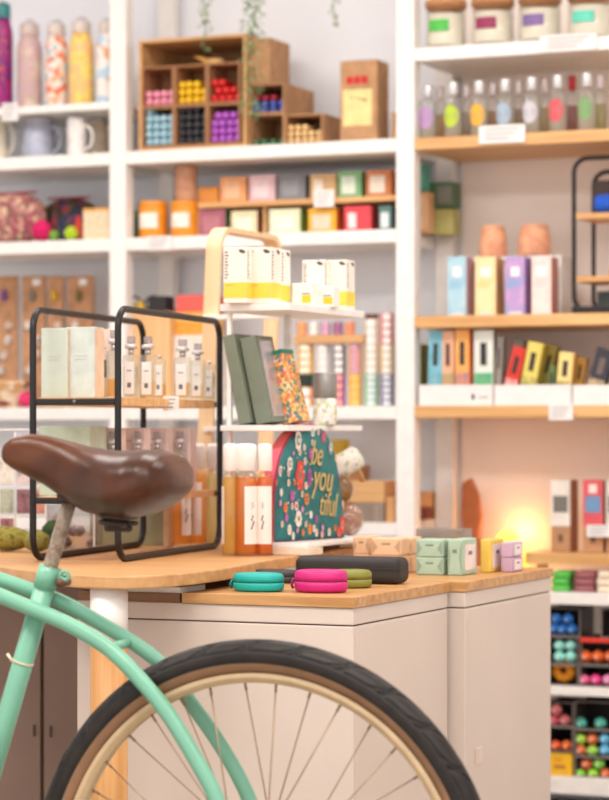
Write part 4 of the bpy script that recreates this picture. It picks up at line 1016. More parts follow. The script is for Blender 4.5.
oil(230.5, 4.83, 17, (252, 220, 110), 'yellow oil bottle just right of the rack rear tube', (-200, -110))
oil(246, 4.83, 24, (255, 160, 40), 'deep orange oil bottle, nearest of the three right of the rack', (-72, 20), cola=(255, 172, 30))
oil(265, 4.83, 16, (255, 150, 60), 'slim orange oil bottle beside the flowered pouch', (-130, -15), cola=(255, 150, 30))

# ---------- wooden display stand with white shelves ----------
sx, sy = PT(290, 4.88)
T = thing('display_stand', 'display stand with bent pale wooden hoop and three white shelves', 'stand', (sx-.155, sy, ZT_+.0005))
PLY = wood((236, 196, 148), (248, 214, 172), 2, .45, 30)
hh = 1.4074-ZT_
hx, hy = PT(214, 5.36); hx -= sx-.155; hy -= sy
outer = rounded(.33, hh, .05, 8); inner = rounded(.33-.024, hh-.024, .04, 8)
mb = MB(); n = len(outer); v = []
for x_ in (hx-.017, hx+.017):
    v += [(x_-(hh-b)*.05, a+hy, b) for a, b in outer]+[(x_-(hh-b-.012)*.05, a+hy+.012, b+.012) for a, b in inner]
f = []
for i in range(n):
    j = (i+1) % n
    f += [(i, j, n+j, n+i), (2*n+i, 3*n+i, 3*n+j, 2*n+j), (i, 2*n+i, 2*n+j, j), (n+i, n+j, 3*n+j, 3*n+i)]
mb.add(v, f).build('wooden_hoop', PLY, T, .001)
Z1 = ZT(303, 4.88)-ZT_; Z2 = ZT(425.5, 4.9)-ZT_; SL = .39
for z, th_, x0_, x1_, y0_ in ((Z1, .014, .004, .155, 0.0), (Z2, .011, .0045, .15, .0)):
    B(x0_, x1_, y0_, SL, z-th_, z).build('shelf_board', WHITE, T, .001)
for z_ in (Z1, Z2): B(hx-.02, .01, SL-.03, SL-.005, z_-.012, z_-.002).build('bracket', WHITE, T, .001)
B(.02, .2, -.02, SL-.02, .014, .022).build('base_board', WHITE, T, .001)
B(.131, .208, -.03, .04, 0, .0135).build('base_block', pl((240, 222, 200), .5), T, .001)
B(.03, .14, SL-.1, SL-.03, 0, .0135).build('base_block', pl((240, 222, 200), .5), T, .001)
B(.0045, .0135, .03, .04, .022, Z1+.012).build('upright', WHITE, T, .001)
B(.05, .066, .205, .213, .022, Z1-.0145).build('upright', pl((236, 230, 224), .5), T, .002)

def tallcarton(px0, px1, ytop, t, label, d=.046, zb=None, group='white and yellow skin care cartons', band=(248, 214, 75), rowx=None):
    zb = ZT_+Z1+.001 if zb is None else zb
    x, y = PT((px0+px1)/2, t); w = (px1-px0)/F*t/math.cos(TH)*.985; h = ZT(ytop, t)-zb
    T = thing('skincare_carton', label, 'box', (x, y, zb), 0, group); body = pl((246, 238, 226), .5, vary=.01)
    B(-w/2, w/2, 0, d, 0, h).build('box', body, T, .0012)
    B(-w/2+.0004, w/2-.0004, -.0006, .0, h*.09, h*.37).build('yellow_band', pl(band, .5, vary=.02), T)
    B(w/2, w/2+.0006, .0006, d-.0006, h*.09, h*.37).build('yellow_band', pl(band, .5, vary=.02), T)
    for k in range(9):
        z = h*.44+h*.52*k/9; q = (.005, .0075, .006)[k % 3]
        B(-w*.43, -w*.43+q, -.0006, .0001, z, z+h*.03).build('vertical_lettering', pl((150, 128, 110), .6), T)
        B(w/2, w/2+.0006, .003, .003+q, z, z+h*.03).build('vertical_lettering', pl((150, 128, 110), .6), T)
    for s_ in (0, 1):
        mb = MB().lathe([(.0062, 0), (.0062, .0007)], 14, sx=1.2, sy=.6)
        mb.build('oval_emblem', pl((95, 85, 80), .6), T, rot=((R90, .35, 0) if s_ == 0 else (R90, .35, R90)), loc=((w*.3, 0, h*.93) if s_ == 0 else (w/2, d*.72, h*.93)))
    for k in range(1): B(-w*.38, -w*.08, -.0011, -.0006, h*.32, h*.33).build('print_line', pl((170, 130, 50), .6), T)
    return T
tallcarton(223, 247, 247.5, 4.9, 'white carton with yellow band, near left of the top display shelf')
tallcarton(247.3, 271.5, 247.5, 4.91, 'white carton with yellow band, near right corner of the top display shelf')
tallcarton(258, 281.5, 249.5, 5.02, 'white carton with yellow band, second row at the right on the top display shelf')
tallcarton(302, 324.5, 260, 5.18, 'cream carton with yellow band at the far end of the top shelf, left one')
tallcarton(325, 346.5, 260, 5.19, 'cream carton with yellow band at the far end of the top shelf, right one')
def smallcarton(a, b, y0, t, lab):
    zb = ZT_+Z1+.001; x, y = PT((a+b)/2, t); w = (b-a)/F*t/math.cos(TH)*.97; h = ZT(y0, t)-zb
    T = thing('small_carton', lab, 'box', (x, y, zb), 0, 'small square skin care cartons')
    B(-w/2, w/2, 0, .035, 0, h).build('box', pl((248, 243, 236), .5, vary=.01), T, .001)
    B(0, w*.46, -.0006, 0, h*.14, h*.47).build('yellow_square', pl((248, 205, 50), .5), T); B(0, w*.42, -.0006, 0, h*.52, h*.56).build('print_line', INK, T)
smallcarton(292, 312, 283, 5.03, 'small white carton with yellow square, before the far cartons, left')
smallcarton(313, 333.5, 286, 5.07, 'small white carton with yellow square, before the far cartons, right')

# leaning books / boxes on the middle shelf
zb = ZT_+Z2+.0012
def slab(px0, px1, ytop, t, lean, m, label, cat, name, d=.09, parts=(), side=None, y0b=424.5):
    w = (px1-px0)/F*t/math.cos(TH); x, y = PT((px0+px1)/2, t); h = (ZT(ytop, t)-zb)/math.cos(lean)-w*abs(math.tan(lean))*.4
    T = thing(name, label, cat, (x, y, zb+w/2*math.sin(abs(lean))), 0); T.rotation_euler = (0, -lean, 0)
    B(-w/2, w/2, 0, d, 0, h).build('body', m, T, .0012)
    if side: B(w/2-.0004, w/2+.0008, d*.12, d*.9, h*.05, h*.93).build('window', side, T)
    return T, w, h
SAGE = pl((122, 130, 112), .6, vary=.03)
slab(238.5, 250.5, 335, 4.95, .2, SAGE, 'sage green slim box leaning left, first on the middle display shelf', 'box', 'gift_box', .085)
T, w, h = slab(256, 272, 337, 4.95, .21, SAGE, 'sage green box with silver window leaning on the first', 'box', 'gift_box', .085)
B(w/2, w/2+.0012, .012, .072, h*.06, h*.94).build('silver_window', pl((196, 194, 200), .25, .6), T)
T, w, h = slab(283, 299, 352, 5.0, .27, patt([(228, 130, 90), (245, 200, 120), (235, 110, 80), (60, 130, 150), (250, 170, 60), (240, 215, 170), (90, 140, 90)], 170, .5), 'flower patterned tin with green rim leaning beside the sage boxes', 'tin', 'flowered_tin', .06)
B(-w/2-.0005, w/2+.0005, -.0005, .0605, h-.008, h+.001).build('green_rim', pl((30, 130, 100), .5), T)
B(-w*.75*0-w/2, -w/2+w*.3, -.0008, .0, h*.4, h*.75).build('leaf_print', patt([(40, 120, 160), (235, 190, 60), (220, 90, 70)], 90, .5), T)
x, y = PT(325, 5.08); r = 12/F*5.08
T = thing('spray_can', 'silver topped cylinder with clear patterned base on the middle display shelf', 'bottle', (x-.0, y, zb))
h = ZT(373, 5.08)-zb
L([(r*.95, 0), (r, .002), (r, h*.5), (r*.9, h*.52)], 24).build('patterned_body', patt([(225, 220, 205), (200, 205, 150), (190, 185, 180), (240, 236, 230)], 120, .3, 'V'), T)
L([(r*.97, h*.52), (r*1.0, h*.53), (r*1.0, h*.985), (r*.95, h)], 24).build('silver_cap', pl((150, 146, 142), .38, .5), T)

# flowered zip pouch "be you tiful"
Ax, Ay = PT(272.5, 4.9); Ex, Ey = PT(344, 5.12); pv = Vector((Ex-Ax, Ey-Ay)); PW = pv.length; pr = math.atan2(pv.y, pv.x)
zp = ZT_+.0235
tt0 = 4.9
T = thing('flowered_pouch', 'teal flowered zip pouch with gold lettering and pink zip gusset, under the middle display shelf', 'pouch', (Ax, Ay, zp), pr)
PH = ZT(424, 4.97)-zp
def pouch_outline(n=28):
    o = []
    L0 = [(0.0, 0), (.0, .22), (.02, .5), (.08, .72), (.2, .88), (.36, .975), (.5, 1.0), (.66, .97), (.78, .86), (.86, .68), (.93, .4), (1.0, .02), (.97, -.0)]
    P_ = [Vector(p) for p in L0]
    for _ in range(2): P_ = chaikin(P_)
    return [(p.x*PW, p.y*PH) for p in P_]
po = pouch_outline()
TEAL = patt([(38, 105, 108), (48, 120, 120), (30, 92, 98)], 20, .7, 'N')
mb = MB(); n = len(po); cxp, czp = PW*.5, PH*.45; v = []; f = []
rings = [(1, .0), (.985, -.006), (.9, -.012), (.6, -.016), (0.001, -.017)]
for s_, yy in rings: v += [(cxp+(a-cxp)*s_, yy, czp+(b-czp)*s_) for a, b in po]
for i in range(len(rings)-1):
    for k in range(n): f.append((i*n+k, i*n+(k+1) % n, (i+1)*n+(k+1) % n, (i+1)*n+k))
mb.add(v, f, 0, True).build('front_panel', TEAL, T)
PINK = patt([(252, 100, 150), (252, 140, 120)], 12, .7, 'N')
v = [(a, 0, b) for a, b in po]+[(a, .026, b) for a, b in po]
MB().add(v, [(k, (k+1) % n, (k+1) % n+n, k+n) for k in range(n)]+[tuple(range(n, 2*n))], 0, False).build('pink_gusset', PINK, T)
MB().tube([(a, -.001, b) for a, b in po], .0022, 6, True).build('piping', pl((190, 45, 90), .6), T)
def surf(u, vv):
    """front depth of the pouch bulge at u,vv"""
    x_, z_ = u*PW-cxp, vv*PH-czp; d = math.hypot(x_, z_)
    if d < 1e-6: return -.019
    dx, dz = x_/d, z_/d; best = 9
    for k in range(n):
        a, b = po[k]; c, e = po[(k+1) % n]; a -= cxp; c -= cxp; b -= czp; e -= czp
        den = dx*(e-b)-dz*(c-a)
        if abs(den) < 1e-12: continue
        tt = (a*(e-b)-b*(c-a))/den; ss_ = (a*dz-b*dx)/den
        if tt > 0 and -.001 <= ss_ <= 1.001: best = min(best, tt)
    s_ = min(1, d/best)
    R_ = [(0, .017), (.6, .016), (.9, .012), (.985, .006), (1, 0)]
    for (s0, y0), (s1, y1) in zip(R_, R_[1:]):
        if s0 <= s_ <= s1: return -(y0+(y1-y0)*(s_-s0)/(s1-s0))-.0022
    return -.002
def flower(u, vv, r, c1, c2, nm='flower', pet=8, sq=1.25, c3=None):
    r *= 1.25; mb = MB(); y_ = surf(u, vv)
    nn = 24; v_ = [(0, 0, 0)]
    for k in range(nn):
        a = 2*math.pi*k/nn; rr = r*(1+.12*math.cos(pet*a)); v_.append((rr*math.cos(a)*.72, 0, rr*math.sin(a)*sq*.85))
    mb.add(v_, [(0, 1+k, 1+(k+1) % nn) for k in range(nn)], 0)
    v_ = [(0, -.0006, 0)]+[(r*.55*math.cos(2*math.pi*k/12)*.72, -.0006, r*.55*math.sin(2*math.pi*k/12)*sq*.85) for k in range(12)]
    mb.add(v_, [(0, 1+k, 1+(k+1) % 12) for k in range(12)], 1)
    v_ = [(0, -.001, 0)]+[(r*.28*math.cos(2*math.pi*k/12)*.72, -.001, r*.28*math.sin(2*math.pi*k/12)*sq*.85) for k in range(12)]
    mb.add(v_, [(0, 1+k, 1+(k+1) % 12) for k in range(12)], 2)
    mb.build(nm, [pl(c1, .7), pl(c2, .7), pl(c3 or c1, .7)], T, loc=(u*PW, y_, vv*PH))
WP = (240, 225, 215); RED = (215, 75, 60); ORG = (230, 140, 70); VIO = (170, 90, 160)
flower(.27, .56, .0165, RED, (225, 100, 75), c3=(110, 120, 130), pet=6, sq=1.7)
flower(.25, .19, .0125, WP, (235, 205, 170), c3=(40, 110, 100))
flower(.27, .86, .0125, WP, (60, 130, 130), c3=WP, sq=1.5)
flower(.15, .66, .0105, WP, (120, 140, 150)); flower(.06, .6, .008, WP, (190, 120, 110)); flower(.22, .3, .007, WP, RED, c3=RED)
flower(.09, .29, .008, ORG, RED); flower(.36, .355, .009, ORG, (120, 70, 70)); flower(.17, .385, .009, VIO, (200, 120, 190), pet=5); flower(.1, .205, .007, VIO, (210, 140, 190), pet=5)
flower(.42, .74, .009, VIO, (200, 120, 190), pet=5); flower(.4, .54, .008, VIO, (150, 60, 120), sq=2.2); flower(.14, .1, .008, WP, (210, 190, 120)); flower(.2, .045, .006, WP, (200, 200, 160)); flower(.42, .095, .008, ORG, (200, 120, 60))
flower(.88, .115, .011, RED, (235, 130, 110), sq=1.6, c3=(90, 150, 150)); flower(.84, .055, .008, (225, 110, 90), RED); flower(.6, .045, .007, (190, 140, 120), WP); flower(.52, .06, .006, WP, ORG); flower(.5, .18, .006, VIO, VIO)
flower(.62, .89, .01, (170, 80, 110), (210, 130, 140)); flower(.47, .93, .007, WP, (80, 140, 130)); flower(.37, .955, .008, (220, 120, 110), RED); flower(.72, .8, .009, (150, 160, 165), WP, sq=1.6); flower(.42, .22, .006, WP, WP); flower(.05, .42, .006, WP, WP)
random.seed(33)
for (u, vv, k_) in [(.05, .15, 0), (.33, .07, 1), (.3, .27, 2), (.2, .5, 1), (.13, .5, 0), (.35, .47, 0), (.34, .68, 3), (.2, .75, 2), (.13, .58, 3), (.3, .4, 3), (.25, .09, 2), (.7, .06, 3), (.78, .09, 1), (.36, .14, 3), (.04, .33, 2), (.17, .3, 3), (.45, .84, 0), (.55, .93, 3), (.8, .7, 0), (.85, .55, 2), (.34, .8, 0), (.28, .95*.8, 3), (.03, .5, 1), (.48, .1, 0), (.6, .1, 2), (.9, .3, 3)]:
    flower(u, vv, random.uniform(.0038, .0062), [WP, ORG, VIO, (235, 215, 190)][k_], [ORG, RED, WP, (200, 110, 120)][k_], pet=5)
mb = MB(); random.seed(21)
for k in range(34):
    u, vv = random.uniform(.05, .45), random.uniform(.05, .85)
    if math.hypot(u-.5, (vv-.45)*.9) > .45: continue
    mb.ball((u*PW, surf(u, vv)-.0004, vv*PH), random.uniform(.0012, .0024), 6, sc=(1, .3, 1.2))
mb.build('white_berries', pl((232, 222, 210), .7), T)
GOLD = pl((206, 176, 110), .55)
def text(s_, u, vv, size, shear, nm, xs=.62, rot=0):
    cu = bpy.data.curves.new(nm, 'FONT'); cu.body = s_; cu.size = size; cu.extrude = .0006; cu.offset = 0; cu.shear = shear
    tmp = bpy.data.objects.new(nm, cu); COL.objects.link(tmp); dg = bpy.context.evaluated_depsgraph_get()
    me = bpy.data.meshes.new_from_object(tmp.evaluated_get(dg)); bpy.data.objects.remove(tmp)
    me.materials.clear(); me.materials.append(GOLD)
    o = bpy.data.objects.new(nm, me); COL.objects.link(o); o.parent = T; o.location = (u*PW, -.0200, vv*PH); o.rotation_euler = (R90, rot, 0); o.scale = (xs, 1, 1)
text('be', .40, .66, .070, .25, 'gold_lettering', .62, .12)
text('you', .43, .44, .078, .25, 'gold_lettering', .62, .1)
text('tiful', .52, .22, .068, .2, 'gold_lettering', .62, .1)

# cellophane wrapped parcels right of the pouch
def parcel(px, t, wpx, hpx, ybase, label, cols, nm='wrapped_parcel', zb=None):
    x, y = PT(px, t); w = wpx/F*t; h = hpx/F*t; zb = ZT_+.023 if zb is None else zb
    T = thing(nm, label, 'parcel', (x, y, zb), TH, 'cellophane wrapped parcels by the pouch'); random.seed(int(px))
    mb = MB().ball((0, 0, h/2), 1, 16, sc=(w/2, .025, h/2)); mb.v = [tuple(c*(1+random.uniform(-.03, .03)) for c in p) for p in mb.v]
    mb.v = [(a, b, max(0, c)) for a, b, c in mb.v]
    mb.build('contents', patt(cols, 45, .5, 'N'), T)
    mb = MB().ball((0, 0, h/2), 1, 14, sc=(w/2*1.12, .029, h/2*1.06)); mb.v = [tuple(c*(1+random.uniform(-.06, .06)) for c in p) for p in mb.v]
    mb.v = [(a, b, max(0, c)) for a, b, c in mb.v]
    mb.build('cellophane', glass((250, 250, 250), .08, 1.5), T)
    return T
zz = ZT_+.023
parcel(350, 5.22, 25, 32, 530, 'cellophane parcel with brown contents at the foot of the pouch', [(190, 160, 130), (160, 110, 90), (225, 205, 190)])
parcel(341, 5.24, 24, 28, 500, 'cellophane parcel with dark amber contents in the middle', [(110, 80, 40), (170, 120, 60)], zb=zz+.066)
x, y = PT(343, 5.3)
T = thing('wrapped_roll', 'rolled parcel with green and white print and open kraft end beside the pouch', 'parcel', (x, y, zz+.145), TH+.4)
mb = MB().lathe([(.022, -.045), (.026, -.04), (.026, .035), (.022, .04), (.012, .038)], 18); o = mb.build('roll', patt([(130, 160, 110), (230, 225, 210), (240, 235, 225), (170, 180, 150)], 50, .4, 'N'), T, rot=(0, R90-.5, 0))
L([(.02, 0), (.021, .002)], 18).build('kraft_end', pl((220, 180, 130), .6), T, rot=(0, R90-.5, 0), loc=(.04*math.cos(.5), 0, -.04*math.sin(.5)*-1*-1))

# ---------- cases on the bamboo board ----------
ZB_ = ZC_+.0006
def zipcase(px, t, w_px, h_px, d, col, label, rzz=0, zipc=None, strap=True, name='zip_case'):
    x, y = PT(px, t); w = w_px/F*t; h = h_px/F*t
    T = thing(name, label, 'case', (x, y, ZB_), rzz, 'round zipped cases on the bamboo board')
    prof = []; n = 10
    m = pl(col, .45, vary=.03)
    for s_, nm in ((0, 'lower_shell'), (1, 'upper_shell')):
        pr_ = []
        if s_ == 0: pr_ = [(.8, 0), (.93, .03), (.99, .12), (1, .3), (1.0, .475)]
        else: pr_ = [(1.0, .535), (1, .7), (.98, .86), (.9, .97), (.76, 1.0)]
        L([(a*.5, b*h) for a, b in pr_], 40, sx=w, sy=d).build(nm, m, T)
    L([(.49, .44*h), (.4915, .5*h), (.49, .58*h)], 40, sx=w, sy=d).build('zip', pl(tuple(int(q*.6) for q in col), .6), T)
    if strap:
        MB().tube([(-w*.48, 0, h*.5), (-w*.53, -.004, h*.55), (-w*.56, -.006, h*.35), (-w*.53, -.005, h*.12)], .0025, 6).build('pull_cord', pl(tuple(int(q*.8) for q in col), .5), T)
    return T
zipcase(272, 4.6, 56, 13, .06, (52, 46, 46), 'black oval zipped case behind the teal one', strap=False)
zipcase(351, 4.46, 42, 17.5, .07, (130, 130, 50), 'olive green zipped case behind the magenta one', strap=False)
zipcase(258.5, 4.36, 53, 18, .072, (0, 168, 160), 'teal zipped case, leftmost on the bamboo board')
zipcase(321, 4.335, 55, 22, .075, (200, 25, 120), 'magenta zipped case in the middle of the bamboo board')
# black glasses case
gx, gy = PT(352, 4.6)
T = thing('glasses_case', 'long matt black hard case at the back of the bamboo board', 'case', (gx, gy, ZB_), .02)
gw, gh, gd = .205, .048, .066
MB().box(-gw/2, gw/2, -gd/2, gd/2, 0, gh).build('shell', pl((42, 36, 36), .6), T, .013, seg=4)
MB().tube([(a, b, gh*.52) for a, b in [(p[0]-gw/2, p[1]-gd/2) for p in rounded(gw, gd, .013)]], .0008, 5, True).build('seam', pl((20, 18, 18), .6), T)

# ---------- soaps on the far board ----------
def soap(px0, px1, y0, y1, t, col, label, group, d=.055, lab=False, z=None, rzz=0, wrap=True):
    w = (px1-px0)/F*t/math.cos(TH-rzz*0); x, y = PT((px0+px1)/2, t); zb = ZB_ if z is None else z; h = (y1-y0)/F*t
    T = thing('wrapped_soap', label, 'soap', (x, y, zb), rzz, group); m = pl(col, .55, vary=.04)
    B(-w/2, w/2, 0, d, 0, h).build('bar', m, T, .0025)
    dk = pl(tuple(int(q*.84) for q in col), .6)
    if wrap:   # folded paper end: two raised flaps and a small stamp
        MB().prism([(-w*.46, h*.06), (-w*.28, h*.5), (-w*.46, h*.92)], -.0009, .0002, axis='y').build('folded_flap', dk, T)
        MB().prism([(w*.46, h*.06), (w*.46, h*.92), (w*.28, h*.5)], -.0009, .0002, axis='y').build('folded_flap', dk, T)
        B(-w*.14, w*.14, -.0008, .0002, h*.62, h*.72).build('stamp', pl(tuple(int(q*.7) for q in col), .6), T)
    if lab:
        B(w/2-.0002, w/2+.0008, d*.18, d*.85, h*.14, h*.84).build('paper_label', pl((240, 225, 222), .6), T)
        B(w/2+.0008, w/2+.0012, d*.4, d*.62, h*.55, h*.66).build('print_mark', pl((120, 110, 140), .6), T)
    return T, h
MT = (176, 202, 180)
g = 'mint wrapped soaps'
_, h = soap(416, 443, 560.5, 578, 4.84, MT, 'mint wrapped soap lying at the bottom of the pair behind the black case', g)
soap(416, 443, 542, 559.5, 4.84, MT, 'mint wrapped soap lying on top of the other mint one', g, z=ZB_+h+.0008)
soap(447.5, 462, 542, 578, 4.82, MT, 'mint wrapped soap standing upright with a white side label', g, d=.086, lab=True)
soap(480.5, 490, 541, 574, 4.92, (244, 208, 96), 'yellow wrapped soap standing upright with a white side label', 'yellow and lilac wrapped soaps', d=.085, lab=True, wrap=False)
g = 'yellow and lilac wrapped soaps'
_, h = soap(501, 512, 557.5, 572, 4.93, (198, 165, 190), 'lilac wrapped soap at the bottom of the lilac pair', g, d=.07, wrap=False, lab=True)
soap(501, 512, 541, 556, 4.93, (206, 172, 198), 'lilac wrapped soap at the top of the lilac pair', g, d=.07, wrap=False, z=ZB_+h+.0008, lab=True)
PE = (236, 196, 158)
g = 'peach wrapped soaps'
for (a, b, t, lv, lab, dd) in ((353, 369, 4.96, 1, 'peach wrapped soap at the left end of the peach row, upper layer', .06), (371, 401, 4.9, 1, 'peach wrapped soap with folded end, upper layer behind the black case', .055),
                   (371, 401, 4.9, 0, 'peach wrapped soap, lower layer behind the black case', .055), (353, 369, 4.96, 0, 'peach wrapped soap at the left end of the peach row, lower layer', .06),
                   (403, 412, 4.93, 0, 'narrow peach wrapped soap beside the mint ones, lower layer', .055), (403, 412, 4.93, 1, 'narrow peach wrapped soap beside the mint ones, upper layer', .055)):
    hz = .0345
    T, h = soap(a, b, 541, 558.2, t, PE, lab, g, d=dd, z=ZB_+lv*hz)
soap(407, 432, 541.5, 543, 5.12, (240, 212, 120), 'flat yellow wrapped soap behind the mint ones', g, z=ZB_+.06, wrap=False) if False else None
# glass lidded box behind
x, y = PT(443, 5.2)
T = thing('clear_lidded_box', 'grey and clear lidded box standing behind the mint soaps', 'box', (x-.0, y-.02, ZB_))
wl = 47/F*5.15/math.cos(TH)
B(-wl/2, wl/2, 0, .05, 0, ZT(540, 5.15)-ZB_).build('box', pl((196, 180, 150), .5), T, .002)
B(-wl/2-.001, wl/2+.001, -.001, .051, ZT(540, 5.15)-ZB_, ZT(529.5, 5.15)-ZB_).build('clear_lid', glass((225, 225, 225), .05, 1.5, .35, (205, 200, 195)), T, .003)

# =====================================================================
#  BICYCLE
# =====================================================================
PHI = math.radians(18); WX, WT = -.061, 3.455; WZ = .343
wc = (WX*CA-WT*SA, WX*SA+WT*CA)
bz = TH-PHI
BK = thing('bicycle', 'mint green cruiser bicycle with brown leather saddle and cream rims, in the foreground', 'bicycle', (wc[0], wc[1], .0045), bz)
def bk(px, py, n=0.0):
    """point of the bike frame (u along bike, n sideways away, z) seen at a pixel"""
    a = (px-CX)/F; s, c = math.sin(PHI), math.cos(PHI)
    t = (n+WX*s+WT*c)/(a*s+c); x = a*t
    u = (x-WX)*c-(t-WT)*s
    return (u, n, ZT(py, t)-.0045)
WZ0 = WZ-.0045
def smooth(P, it=2):
    P = [Vector(p) for p in P]
    for _ in range(it): P = chaikin(P)
    return P
GREEN = pl((116, 176, 150), .32, vary=.03, scale=14); CREAM = pl((196, 170, 134), .45, vary=.04)
RUB = pl((32, 25, 21), .48, vary=.25, scale=40, bump=.2, spec=.35); RUBD = pl((20, 16, 15), .7); TANR = pl((146, 110, 82), .6, vary=.06)
CHROME = pl((190, 175, 160), .3, .8, vary=.3, scale=80)
RUST = patt([(140, 120, 100), (166, 150, 134), (128, 104, 84), (186, 176, 166)], 60, .35, 'N')
MB().tube(smooth([bk(-60, 560, .02), bk(2, 580, .02), bk(33, 590.5, .021), bk(66, 603, .024), bk(98, 622, .03), bk(131, 641, .036), bk(158, 660, .04), bk(174, 680, .045), bk(190, 702, .05), bk(220, 743, .055), bk(249, 795, .058), (-.005, .06, WZ0+.02)]), .0108, 14).build('far_frame_tube', GREEN, BK)
MB().tube(smooth([bk(-60, 571, -.016), bk(2, 596.5, -.018), bk(33, 609, -.019), bk(66, 622.5, -.022), bk(98.5, 641, -.028), bk(117, 655, -.033), bk(141, 680, -.038), bk(166, 710, -.044), bk(184, 739, -.05), bk(201, 768, -.054), bk(217, 798, -.057), (-.005, -.06, WZ0+.02)]), .0112, 14).build('near_frame_tube', GREEN, BK)
st0, st1 = Vector(bk(50, 568)), Vector(bk(26.5, 650)); sdir = (st1-st0).normalized()
bb = st0+sdir*((st0.z-.29)/-sdir.z)
MB().tube([st0, bb], .0148, 16).build('seat_tube', GREEN, BK)
MB().tube([st0-sdir*.002, st0+sdir*.03], .0162, 18).build('seat_lug', GREEN, BK)
MB().tube([st0+Vector((.014, 0, -.016)), st0+Vector((.026, 0, -.016))], .007, 10).build('clamp_ear', GREEN, BK)
MB().tube([st0+Vector((.021, -.016, -.02)), st0+Vector((.021, .014, -.02))], .0065, 10).build('clamp_bolt', pl((110, 75, 60), .5, .5), BK)
lp = st0+Vector((.026, -.008, -.01))
MB().tube([(lp.x+.0062*math.cos(a), lp.y, lp.z+.0062*math.sin(a)) for a in [2*math.pi*k/16 for k in range(16)]], .003, 8, True).build('cable_ring', GREEN, BK)
br = Vector(bk(120, 646, 0)); MB().tube([(br.x, -.034, br.z), (br.x, .036, br.z+.002)], .007, 10).build('brake_bridge', GREEN, BK)
z0 = st0+sdir*((st0.z-Vector(bk(20, 662)).z)/-sdir.z)
MB().tube([z0-sdir*.0015, z0+sdir*.0015], .0158, 16).build('cable_tie', pl((220, 205, 170), .5), BK)
MB().tube([z0+Vector((-.014, -.004, 0)), z0+Vector((-.022, -.006, .012))], .002, 8).build('tie_end', pl((235, 220, 190), .5), BK)
sp1 = Vector(bk(71, 497)); MB().tube([st0+sdir*.04, st0, st0+(sp1-st0)*.5, sp1], .0105, 14).build('seat_post', RUST, BK)
# saddle
stn = [(3, 451, 457, .006), (6, 443.5, 463, .014), (14, 437, 469, .019), (30, 433.5, 477, .025), (48, 435.5, 486, .028), (68, 440.5, 500, .036), (88, 446, 512, .052), (108, 450, 517, .07), (128, 450.5, 519, .09), (146, 449.5, 515.5, .1), (160, 450, 509, .098), (171, 454, 501, .086), (178, 461, 494, .066), (182, 470, 487, .04), (183.5, 477, 481, .012)]
v = []; f = []; seg = 28
def interp(s_):
    i = min(int(s_), len(stn)-2); w_ = s_-i; w2 = w_
    return [stn[i][k]*(1-w2)+stn[i+1][k]*w2 for k in range(4)]
NS = (len(stn)-1)*3
for i in range(NS+1):
    px, yt, yb, w_ = interp(i/3)
    a_ = bk(px, yt); zt_ = a_[2]; zb_ = bk(px, yb)[2]; u = a_[0]
    zm = zb_+(zt_-zb_)*.42
    for k in range(seg):
        a = 2*math.pi*k/seg; c, s_ = math.cos(a), math.sin(a); e = 2/2.5
        yy = w_*(abs(c)**e)*(1 if c > 0 else -1); zz = (zt_-zm if s_ > 0 else zm-zb_)*(abs(s_)**e)*(1 if s_ > 0 else -1)
        v.append((u, yy, zm+zz))
for i in range(NS):
    for k in range(seg): f.append((i*seg+k, i*seg+(k+1) % seg, (i+1)*seg+(k+1) % seg, (i+1)*seg+k))
f += [tuple(range(seg-1, -1, -1)), tuple(NS*seg+k for k in range(seg))]
LEA, n_, l_, b_ = newmat('saddle_leather')
no = n_.new('ShaderNodeTexNoise'); no.inputs['Scale'].default_value = 7; no.inputs['Detail'].default_value = 5; l_.new(coord(n_, l_, (1, 1, 1.6)), no.inputs['Vector'])
r_ = ramp(n_, [(.3, (48, 25, 14)), (.5, (76, 40, 22)), (.75, (110, 62, 34))]); l_.new(no.outputs['Fac'], r_.inputs['Fac']); l_.new(r_.outputs['Color'], b_.inputs['Base Color'])
n2 = n_.new('ShaderNodeTexNoise'); n2.inputs['Scale'].default_value = 300; l_.new(coord(n_, l_), n2.inputs['Vector'])
bp = n_.new('ShaderNodeBump'); bp.inputs['Strength'].default_value = .12; bp.inputs['Distance'].default_value = .001; l_.new(n2.outputs['Fac'], bp.inputs['Height']); l_.new(bp.outputs['Normal'], b_.inputs['Normal'])
b_.inputs['Roughness'].default_value = .31; b_.inputs['Specular IOR Level'].default_value = .33; b_.inputs['Coat Weight'].default_value = .0; b_.inputs['Coat Roughness'].default_value = .2
sad = MB().add(v, f, 0, True).build('saddle', LEA, BK)
ss = sad.modifiers.new('subdivision', 'SUBSURF'); ss.levels = 1; ss.render_levels = 2
rv = bk(112, 483, -.088); MB().ball((rv[0], -.0875, rv[2]), .004, 10).build('rivet', pl((40, 28, 24), .5), sad)
DK = pl((62, 48, 42), .5, .5)
pu = bk(72, 500)[0]; pu2 = bk(150, 505)[0]; zr = bk(90, 512)[2]
for s_ in (-1, 1):
    MB().tube([(bk(30, 460)[0], s_*.012, bk(30, 460)[2]+.008), (pu, s_*.02, zr+.024), (bk(105, 505)[0], s_*.025, zr+.024), (pu2, s_*.05, zr+.03)], .0035, 8).build('saddle_rail', DK, sad)
    cx_ = bk(122, 520)[0]+(.0 if s_ < 0 else -.01)
    MB().tube([(cx_+.017*math.cos(a), s_*.035+.017*math.sin(a), zr+.012-.03*a/(2*math.pi*3.2)) for a in [2*math.pi*3.2*k/60 for k in range(61)]], .0032, 7).build('coil_spring', DK, sad)
MB().tube([(bk(122, 520)[0]-.012, -.03, zr-.02), (bk(122, 520)[0]+.01, 0, zr-.022), (bk(122, 520)[0]-.012, .03, zr-.02)], .006, 8).build('spring_plate', DK, sad)
